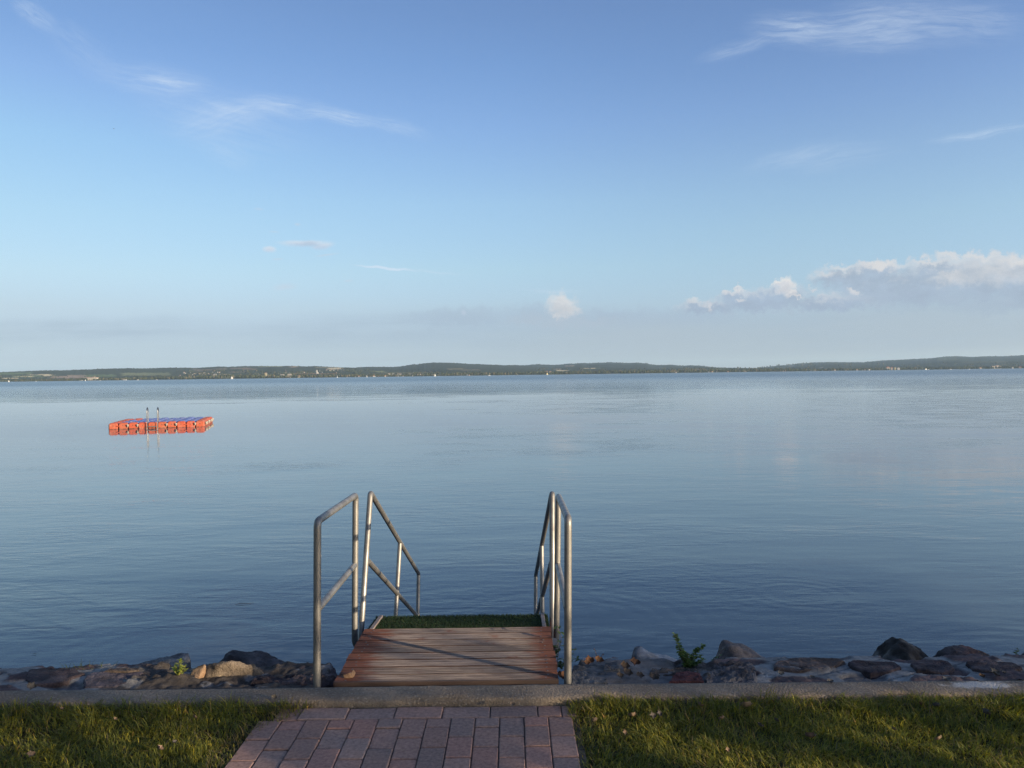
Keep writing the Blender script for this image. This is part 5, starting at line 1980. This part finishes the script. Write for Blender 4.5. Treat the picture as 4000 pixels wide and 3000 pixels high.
def big(name, px, py, wpx, hpx, wall, roof, label, d=None, cat='building', floors=3, flat=True):
    """a large building: body, roof and rows of windows"""
    d = d or float(shore_d(px)) + 60
    q = P(px, py, d)
    w, h = px_m(wpx, d), px_m(hpx, d)
    root = empty(name, q, label, cat)
    dp = min(w * .6, 16)

    def part(nm, lo, hi, m):
        b = MB(); b.box(lo, hi)
        o = mesh(nm, b.v, b.f, [m], None, b.c, False, b.m); o.parent = root
        return o
    part('wall', (-w / 2, -dp / 2, -8), (w / 2, dp / 2, h), WALLS[wall])
    if flat:
        part('roof', (-w / 2 - .3, -dp / 2 - .3, h), (w / 2 + .3, dp / 2 + .3, h + .6), ROOF_R if roof == 'r' else ROOF_G)
    else:
        b = MB()
        o = .4; rh = dp * .4
        b.add([(-w / 2 - o, -dp / 2 - o, h), (w / 2 + o, -dp / 2 - o, h), (w / 2 + o, dp / 2 + o, h), (-w / 2 - o, dp / 2 + o, h), (-w / 2 + dp * .3, 0, h + rh), (w / 2 - dp * .3, 0, h + rh)],
              [(0, 1, 5, 4), (2, 3, 4, 5), (0, 4, 3), (1, 2, 5), (0, 3, 2, 1)])
        ob = mesh('roof', b.v, b.f, [ROOF_R if roof == 'r' else ROOF_G], None, b.c, False, b.m); ob.parent = root
    fh = h / floors
    n = max(2, int(w / 5))
    for k in range(floors):
        b = MB()
        for j in range(n):
            x = -w / 2 + (j + .5) * w / n
            b.box((x - w / n * .28, -dp / 2 - .06, fh * (k + .35)), (x + w / n * .28, -dp / 2 - .02, fh * (k + .75)))
        ob = mesh('window_row', b.v, b.f, [GLASS], None, b.c, False, b.m); ob.parent = root
    return root


big('hotel', 362, 1478.5, 36, 3.6, 'cream', 'r', 'long pinkish hotel above the trees at the left of the far shore', floors=2)
big('hotel', 368, 1477, 9, 4.4, 'white', 'g', 'pale central block rising from the long pinkish hotel', d=2600, floors=3)
big('boathouse', 488, 1484.6, 12, 2.6, 'white', 'g', 'low white boathouse at the water left of the raft ladder line', d=2545, floors=1)
big('villa', 840, 1467.5, 11, 5.4, 'white', 'g', 'large white villa standing out on the far village slope', d=2900, floors=2, flat=False)
big('apartment_block', 1103, 1471, 13, 8.5, 'white', 'g', 'white apartment block with stepped top left of the tower block', floors=4)
big('tower_block', 1131, 1472, 13, 11.5, 'cream', 'g', 'tallest pale tower block on the far shore', floors=6)
big('villa', 1168, 1473.6, 9, 5.5, 'yellow', 'r', 'yellowish white villa at the water right of the tower block', d=2640, floors=2, flat=False)
big('house_block', 1039, 1462, 7, 5, 'yellow', 'r', 'small yellow house among trees left of the white apartment block', d=2900, floors=2, flat=False)
big('school', 1520, 1462, 8, 3, 'white', 'r', 'long white building below the olive field left of the middle hill', d=2850, floors=1)
big('school', 1536, 1462, 7, 4, 'grey', 'g', 'greenish grey building beside the long white one below the olive field', d=2860, floors=2)
big('school', 1560, 1463, 15, 3.2, 'white', 'r', 'widest pale building in the village below the middle hill', d=2850, floors=1)
big('school', 1600, 1463, 14, 3, 'grey', 'g', 'greyish flat building in the village right of the widest pale one', d=2850, floors=1)
big('school', 1637, 1464, 12, 3.0, 'cream', 'r', 'cream flat building at the right end of the village below the middle hill', d=2850, floors=1)
big('hotel', 2150, 1458, 8, 7.5, 'pink', 'r', 'orange pink house above the yellow sailed boat', floors=3)
big('hotel', 2135, 1456, 14, 3.2, 'pink', 'r', 'reddish roofed long house left of the orange pink house', d=2900, floors=1, flat=False)
big('chapel', 2463, 1449.5, 4, 5, 'yellow', 'r', 'tiny yellow chapel in the dark woods right of the middle', d=3000, floors=2, flat=False)
big('hotel', 3468, 1443.8, 14, 8, 'cream', 'r', 'cream hotel wing with reddish roof on the right far shore', floors=3, flat=False)
big('hotel', 3484, 1443.6, 10, 7, 'pink', 'r', 'pinkish middle wing between the cream hotel wing and the white house', d=2990, floors=3, flat=False)
big('hotel', 3496, 1443.4, 5, 8, 'yellow', 'g', 'narrow bright yellow end of the hotel row on the right far shore', d=2985, floors=3)
big('hotel', 3509, 1443.2, 10, 6, 'white', 'g', 'white house with dark roof at the right end of the hotel row', d=2985, floors=2, flat=False)
big('hotel', 3887, 1435, 36, 4.6, 'cream', 'r', 'long pale hotel near the right edge of the far shore', floors=2)
big('hotel', 3894, 1433.6, 12, 5.6, 'white', 'r', 'raised middle part of the long pale hotel near the right edge', d=3075, floors=3)


def church():
    d = 3000
    q = P(1238, 1456, d)
    root = empty('church', q, 'white church with a tall square tower on the far hillside', 'church')
    b = MB(); b.box((-2.2, -2.2, -4), (2.2, 2.2, px_m(9.5, d)))
    o = mesh('tower', b.v, b.f, [WALLS['white']], None, b.c); o.parent = root
    b = MB(); h = px_m(9.5, d)
    b.add([(-2.4, -2.4, h), (2.4, -2.4, h), (2.4, 2.4, h), (-2.4, 2.4, h), (0, 0, h + 4)], [(0, 1, 4), (1, 2, 4), (2, 3, 4), (3, 0, 4), (0, 3, 2, 1)])
    o = mesh('spire', b.v, b.f, [ROOF_G], None, b.c); o.parent = root
    b = MB(); b.box((-3.6, -1, -4), (-2.25, 8, 2.2)); b.box((2.25, -1, -4), (4.4, 8, 1.8))
    o = mesh('nave', b.v, b.f, [WALLS['white']], None, b.c); o.parent = root


church()


def mast():
    d = 3100
    q = P(1117, 1455, d)
    root = empty('radio_mast', q, 'slim red and white radio mast above the far village', 'mast')
    rd = mat_plain('red_paint', (.45, .08, .05), (.5, .1, .07), 1, .6, 0)
    for k in range(5):
        b = MB()
        b.tube([(0, 0, k * 2.9 - (6 if k == 0 else 0)), (0, 0, (k + 1) * 2.9)], .55 - .07 * k, 8)
        o = mesh('mast_section', b.v, b.f, [rd if k % 2 else WALLS['white']], None, b.c); o.parent = root


mast()


def viaduct():
    d = 3600
    q0, q1 = P(1888, 1447.2, d), P(1998, 1448.0, d + 60)
    root = empty('viaduct', q0, 'pale motorway viaduct on tall piers in front of the broad dark hill', 'bridge')
    conc = WALLS['white']
    L = (q1 - q0)
    b = MB()
    e = L.normalized()
    M = Matrix.Translation((0, 0, 0)) @ Matrix.Rotation(math.atan2(e.y, e.x), 4, 'Z')
    b.box((-8, -5, -1.6), (L.length, 5, .9), M=M)
    o = mesh('bridge_deck', b.v, b.f, [conc], None, b.c); o.parent = root
    for px in (1899, 1911.5, 1923.5, 1936, 1948, 1960):
        t = (px - 1888) / 110
        p = L * t
        b = MB()
        b.box((p.x - 1.5, p.y - 3, -26), (p.x + 1.5, p.y + 3, -1.61 + p.z))
        o = mesh('pier', b.v, b.f, [conc], None, b.c); o.parent = root


viaduct()

hv = 'small houses scattered over the far village slope'
for i, (px, py, s) in enumerate([(719, 1458, 6), (725, 1459.5, 5), (706, 1467, 4), (752, 1465, 3.5), (760, 1460, 4), (763, 1461.5, 3), (780, 1461, 4), (783, 1462, 3), (786, 1459, 4), (797, 1458.6, 4), (800, 1457, 3), (815, 1460, 3.5), (818, 1462, 3), (832, 1455.5, 4), (838, 1450.5, 4),
                                (851, 1455, 4), (858, 1456, 5), (773, 1457.5, 3), (790, 1464, 3), (768, 1458.5, 3), (917, 1456, 3.5), (951, 1473, 6), (830, 1464, 3), (745, 1457, 3)]):
    q = on_hill(0, px, py)
    w = px_m(s * .9, q.y)
    house(q, w, w * .55, ['white', 'cream', 'pink', 'white', 'yellow'][i % 5], 'rg'[i % 2], 'small pale house among trees on the slope of the far village', hv, rot=random.uniform(-.4, .4))
h2 = 'small houses around the far church'
for i, (px, py, s) in enumerate([(1190, 1456.5, 5), (1260, 1455.5, 4), (1276, 1447, 5), (1290, 1449, 6), (1295, 1446.6, 4), (1306, 1448, 5), (1320, 1447, 4), (1154, 1432, 3), (1315, 1457, 4), (1250, 1450, 3)]):
    q = on_hill(0, px, py)
    w = px_m(s * .9, q.y)
    house(q, w, w * .55, ['cream', 'white', 'pink', 'yellow'][i % 4], 'rg'[i % 2], 'small house near the white church on the far hillside', h2, rot=random.uniform(-.4, .4))
h3 = 'small houses by the water below the broad dark hill'
for i, (px, s) in enumerate([(1356, 4), (1390, 4), (1402, 7), (1447, 3), (1460, 7), (1466, 4), (1505, 6), (1513, 4), (1548, 4), (1556, 4), (1575, 4), (1612, 4), (1655, 4), (1716, 5), (1742, 4), (1826, 6), (1834, 5), (2022, 4), (1480, 4)]):
    q = shore_pt(px, random.uniform(6, 16))
    w = px_m(s * .9, q.y)
    house(q, w, w * .5, ['white', 'cream', 'grey', 'pink', 'white'][i % 5], 'rg'[i % 2], 'small house at the water between the far church and the viaduct', h3, rot=random.uniform(-.4, .4))
h4 = 'small houses by the water below the right hills'
for i, (px, s) in enumerate([(2508, 4), (2584, 4), (2641, 5), (2735, 5), (2756, 5), (2769, 4), (2783, 6), (2800, 4), (2844, 5), (2890, 7), (2907, 5), (2914, 5), (2953, 5), (3060, 4), (3068, 6), (3168, 4), (3182, 6), (3213, 5), (3239, 6), (3249, 7), (3262, 6), (3305, 4), (3348, 6), (3372, 5), (3379, 7), (3395, 7), (3830, 8), (3955, 7), (3985, 9)]):
    q = shore_pt(px, random.uniform(6, 14))
    w = px_m(s * .9, q.y)
    house(q, w, w * .5, ['white', 'cream', 'white', 'pink', 'grey'][i % 5], 'rg'[i % 2], 'small pale house at the water on the right half of the far shore', h4, rot=random.uniform(-.4, .4))

# ------------------------------------------------------------------ boats
SAIL = mat_plain('sail_cloth', (.78, .77, .72), (.84, .83, .80), .5, .8, 0)
SAILY = mat_plain('yellow_sail_cloth', (.75, .62, .28), (.80, .68, .34), .5, .8, 0)
HULL = mat_plain('white_hull', (.72, .71, .69), (.8, .79, .77), .5, .35, 0)
MASTM = mat_plain('boat_mast', (.4, .4, .4), (.5, .5, .5), 1, .4, 0, .5)


def hull_mesh(b, L, B, H):
    n = 9
    v, f = [], []
    for i in range(n):
        t = i / (n - 1)
        w = B / 2 * (math.sin(math.pi * min(1, .22 + t * .78)) ** .7 if t < 1 else 0)
        x = (t - .5) * L
        v += [(x, -w, H), (x, -w * .6, -.25), (x, w * .6, -.25), (x, w, H)]
    for i in range(n - 1):
        for k in range(3):
            f.append((i * 4 + k, i * 4 + 4 + k, i * 4 + 5 + k, i * 4 + k + 1))
        f.append((i * 4 + 3, i * 4 + 7, i * 4 + 4, i * 4))
    f.append((0, 1, 2, 3))
    b.add(v, f)


def sailboat(px, hpx, d, label, sail=SAIL, face=1, sails=True, wf=.5):
    h = px_m(hpx, d)
    q = P(px, 1470, d); q.z = WATER_Z
    root = empty('sailboat', q, label, 'sailboat', 'sailing boats off the far shore')
    L = h * .8
    b = MB(); hull_mesh(b, L, L * .3, h * .11)
    o = mesh('hull', b.v, b.f, [HULL], None, b.c); o.parent = root
    b = MB(); b.tube([(0, 0, 0), (0, 0, h)], h * .012, 6)
    o = mesh('mast', b.v, b.f, [MASTM], None, b.c); o.parent = root
    if sails:
        for nm, pts in (('main_sail', [(-.03 * h, h * .14), (-wf * h * .85, h * .16), (-.02 * h, h * .99)]), ('jib', [(.03 * h, h * .13), (wf * h * .62, h * .13), (.02 * h, h * .88)])):
            v = [(p[0] * face, -.01 * h + .05 * h * (1 if i == 1 else 0), p[1]) for i, p in enumerate(pts)]
            v2 = [(p[0], p[1] + .05, p[2]) for p in v]
            b = MB(); b.add(v + v2, [(0, 1, 2), (5, 4, 3), (0, 3, 4, 1), (1, 4, 5, 2), (2, 5, 3, 0)])
            o = mesh(nm, b.v, b.f, [sail], None, b.c); o.parent = root
    root.rotation_euler = (0, 0, random.uniform(-.35, .35))
    return root


sailboat(34, 8, 2000, 'lone white sailboat nearest the left edge of the far shore')
sailboat(320, 5, 2350, 'small white sailboat left of its near twin below the pink hotel')
sailboat(333, 5.4, 2380, 'small white sailboat right of its near twin below the pink hotel', face=-1)
sailboat(392, 8, 2380, 'moored boat with bare mast right of the pink hotel', sails=False)
sailboat(906, 12, 2250, 'largest white sailboat with wide hull left of the tower block', wf=.42)
sailboat(1318, 7.4, 2450, 'narrow white sailboat right of the tower block below the church', wf=.3)
sailboat(1433, 9.5, 2500, 'tall slim white sailboat before the houses left of the middle', wf=.22)
sailboat(1699, 10.5, 2400, 'bright white sailboat below the broad dark hill', wf=.42, face=-1)
sailboat(2138, 9, 2500, 'yellowish sailed boat below the orange pink house', SAILY, wf=.4)
sailboat(3618, 6.5, 2700, 'white sailboat with broad sails right of the hotel row', wf=.8)


def motorboat(px, L, label, d=2420):
    q = P(px, 1470, d); q.z = WATER_Z
    w = px_m(L, d)
    root = empty('motorboat', q, label, 'motorboat', 'motorboats off the far shore')
    b = MB(); hull_mesh(b, w, w * .3, w * .16)
    o = mesh('hull', b.v, b.f, [HULL], None, b.c); o.parent = root
    b = MB(); b.box((-w * .2, -w * .1, w * .16), (w * .15, w * .1, w * .34), bev=w * .02)
    o = mesh('cabin', b.v, b.f, [WALLS['cream']], None, b.c); o.parent = root


motorboat(141, 6, 'low white motorboat in front of the fields on the left')
motorboat(313, 4, 'tiny motorboat left of the two small sailboats')
motorboat(538, 8, 'yellowish cabin boat right of the white boathouse')
motorboat(613, 6, 'small white motorboat before the trees left of the largest sailboat')
motorboat(1911, 9, 'pinkish cabin boat below the viaduct', 2550)
motorboat(3714, 7, 'white motorboat right of the broad sailed boat', 2750)
motorboat(3787, 6, 'white motorboat farthest right off the far shore', 2750)
motorboat(3627, 6, 'white motorboat just behind the broad sailed boat', 2760)


# ------------------------------------------------------------------ birds
def bird(px, py, d, span, label, flap, yaw):
    dk = mat_plain('dark_feathers', (.04, .04, .045), (.09, .085, .08), 30, .8, 0)
    p = P(px, py, d)
    b = MB()
    s = span
    b.tube([(-.30 * s, 0, 0), (-.22 * s, 0, .0), (0, 0, .0), (.16 * s, 0, .01 * s), (.24 * s, 0, .03 * s)], [.004 * s, .035 * s, .06 * s, .045 * s, .012 * s], 8)
    for k in (-1, 1):
        v = [(-.07 * s, 0, .02 * s), (.08 * s, 0, .02 * s), (.06 * s, k * .25 * s, flap * .2 * s), (-.07 * s, k * .25 * s, flap * .2 * s), (-.06 * s, k * .5 * s, flap * .30 * s)]
        v2 = [(x, y, z - .008 * s) for x, y, z in v]
        b.add(v + v2, [(0, 1, 2, 3), (3, 2, 4), (8, 7, 6, 5), (9, 7, 8), (1, 6, 7, 2), (2, 7, 9, 4), (4, 9, 8, 3), (3, 8, 5, 0)])
    v = [(-.28 * s, 0, 0), (-.42 * s, -.06 * s, 0), (-.42 * s, .06 * s, 0), (-.28 * s, 0, -.01 * s)]
    b.add(v, [(0, 1, 2), (3, 2, 1)])
    o = mesh('bird', b.v, b.f, [dk], None, b.c)
    o.location = p
    o.rotation_euler = (0, 0, yaw)
    tag(o, label, 'bird', 'birds in the sky')


bird(445, 503, 120, .42, 'tiny dark bird high in the sky on the left', .6, .4)
bird(3304, 936, 130, .40, 'tiny dark bird above the cloud bank on the right', .9, 1.0)
bird(2131, 709, 230, .32, 'faintest dark bird in the middle of the sky', .4, 2.0)


# ------------------------------------------------------------------ air
def haze():
    m = bpy.data.materials.new('haze_air')
    m.use_nodes = True
    t = m.node_tree
    t.nodes.clear()
    out = t.nodes.new('ShaderNodeOutputMaterial')
    vol = t.nodes.new('ShaderNodeVolumePrincipled')
    vol.inputs['Color'].default_value = (.58, .82, 1.0, 1)
    vol.inputs['Density'].default_value = HAZE
    m.cycles.volume_sampling = 'DISTANCE'
    vol.inputs['Anisotropy'].default_value = .0
    t.links.new(vol.outputs[0], out.inputs['Volume'])
    b = MB()
    b.box((-9500, -90, WATER_Z - 3.5), (9500, 12500, 190))
    o = mesh('haze', b.v, b.f, m)
    tag(o, 'thin blue air over the lake', None, None, 'stuff')


HAZE = 6.2e-5
haze()

# ------------------------------------------------------------------ render settings
sc.view_settings.view_transform = 'Standard'
sc.view_settings.look = 'None'
sc.view_settings.exposure = EXPOSURE
sc.view_settings.gamma = 1.0
sc.view_settings.use_curve_mapping = False
cy = sc.cycles
cy.max_bounces = 8
cy.diffuse_bounces = 3
cy.glossy_bounces = 4
cy.transmission_bounces = 4
cy.volume_bounces = 0
cy.use_denoising = True
cy.denoiser = 'OPENIMAGEDENOISE'
cy.denoising_input_passes = 'RGB_ALBEDO_NORMAL'
cy.denoising_prefilter = 'NONE'
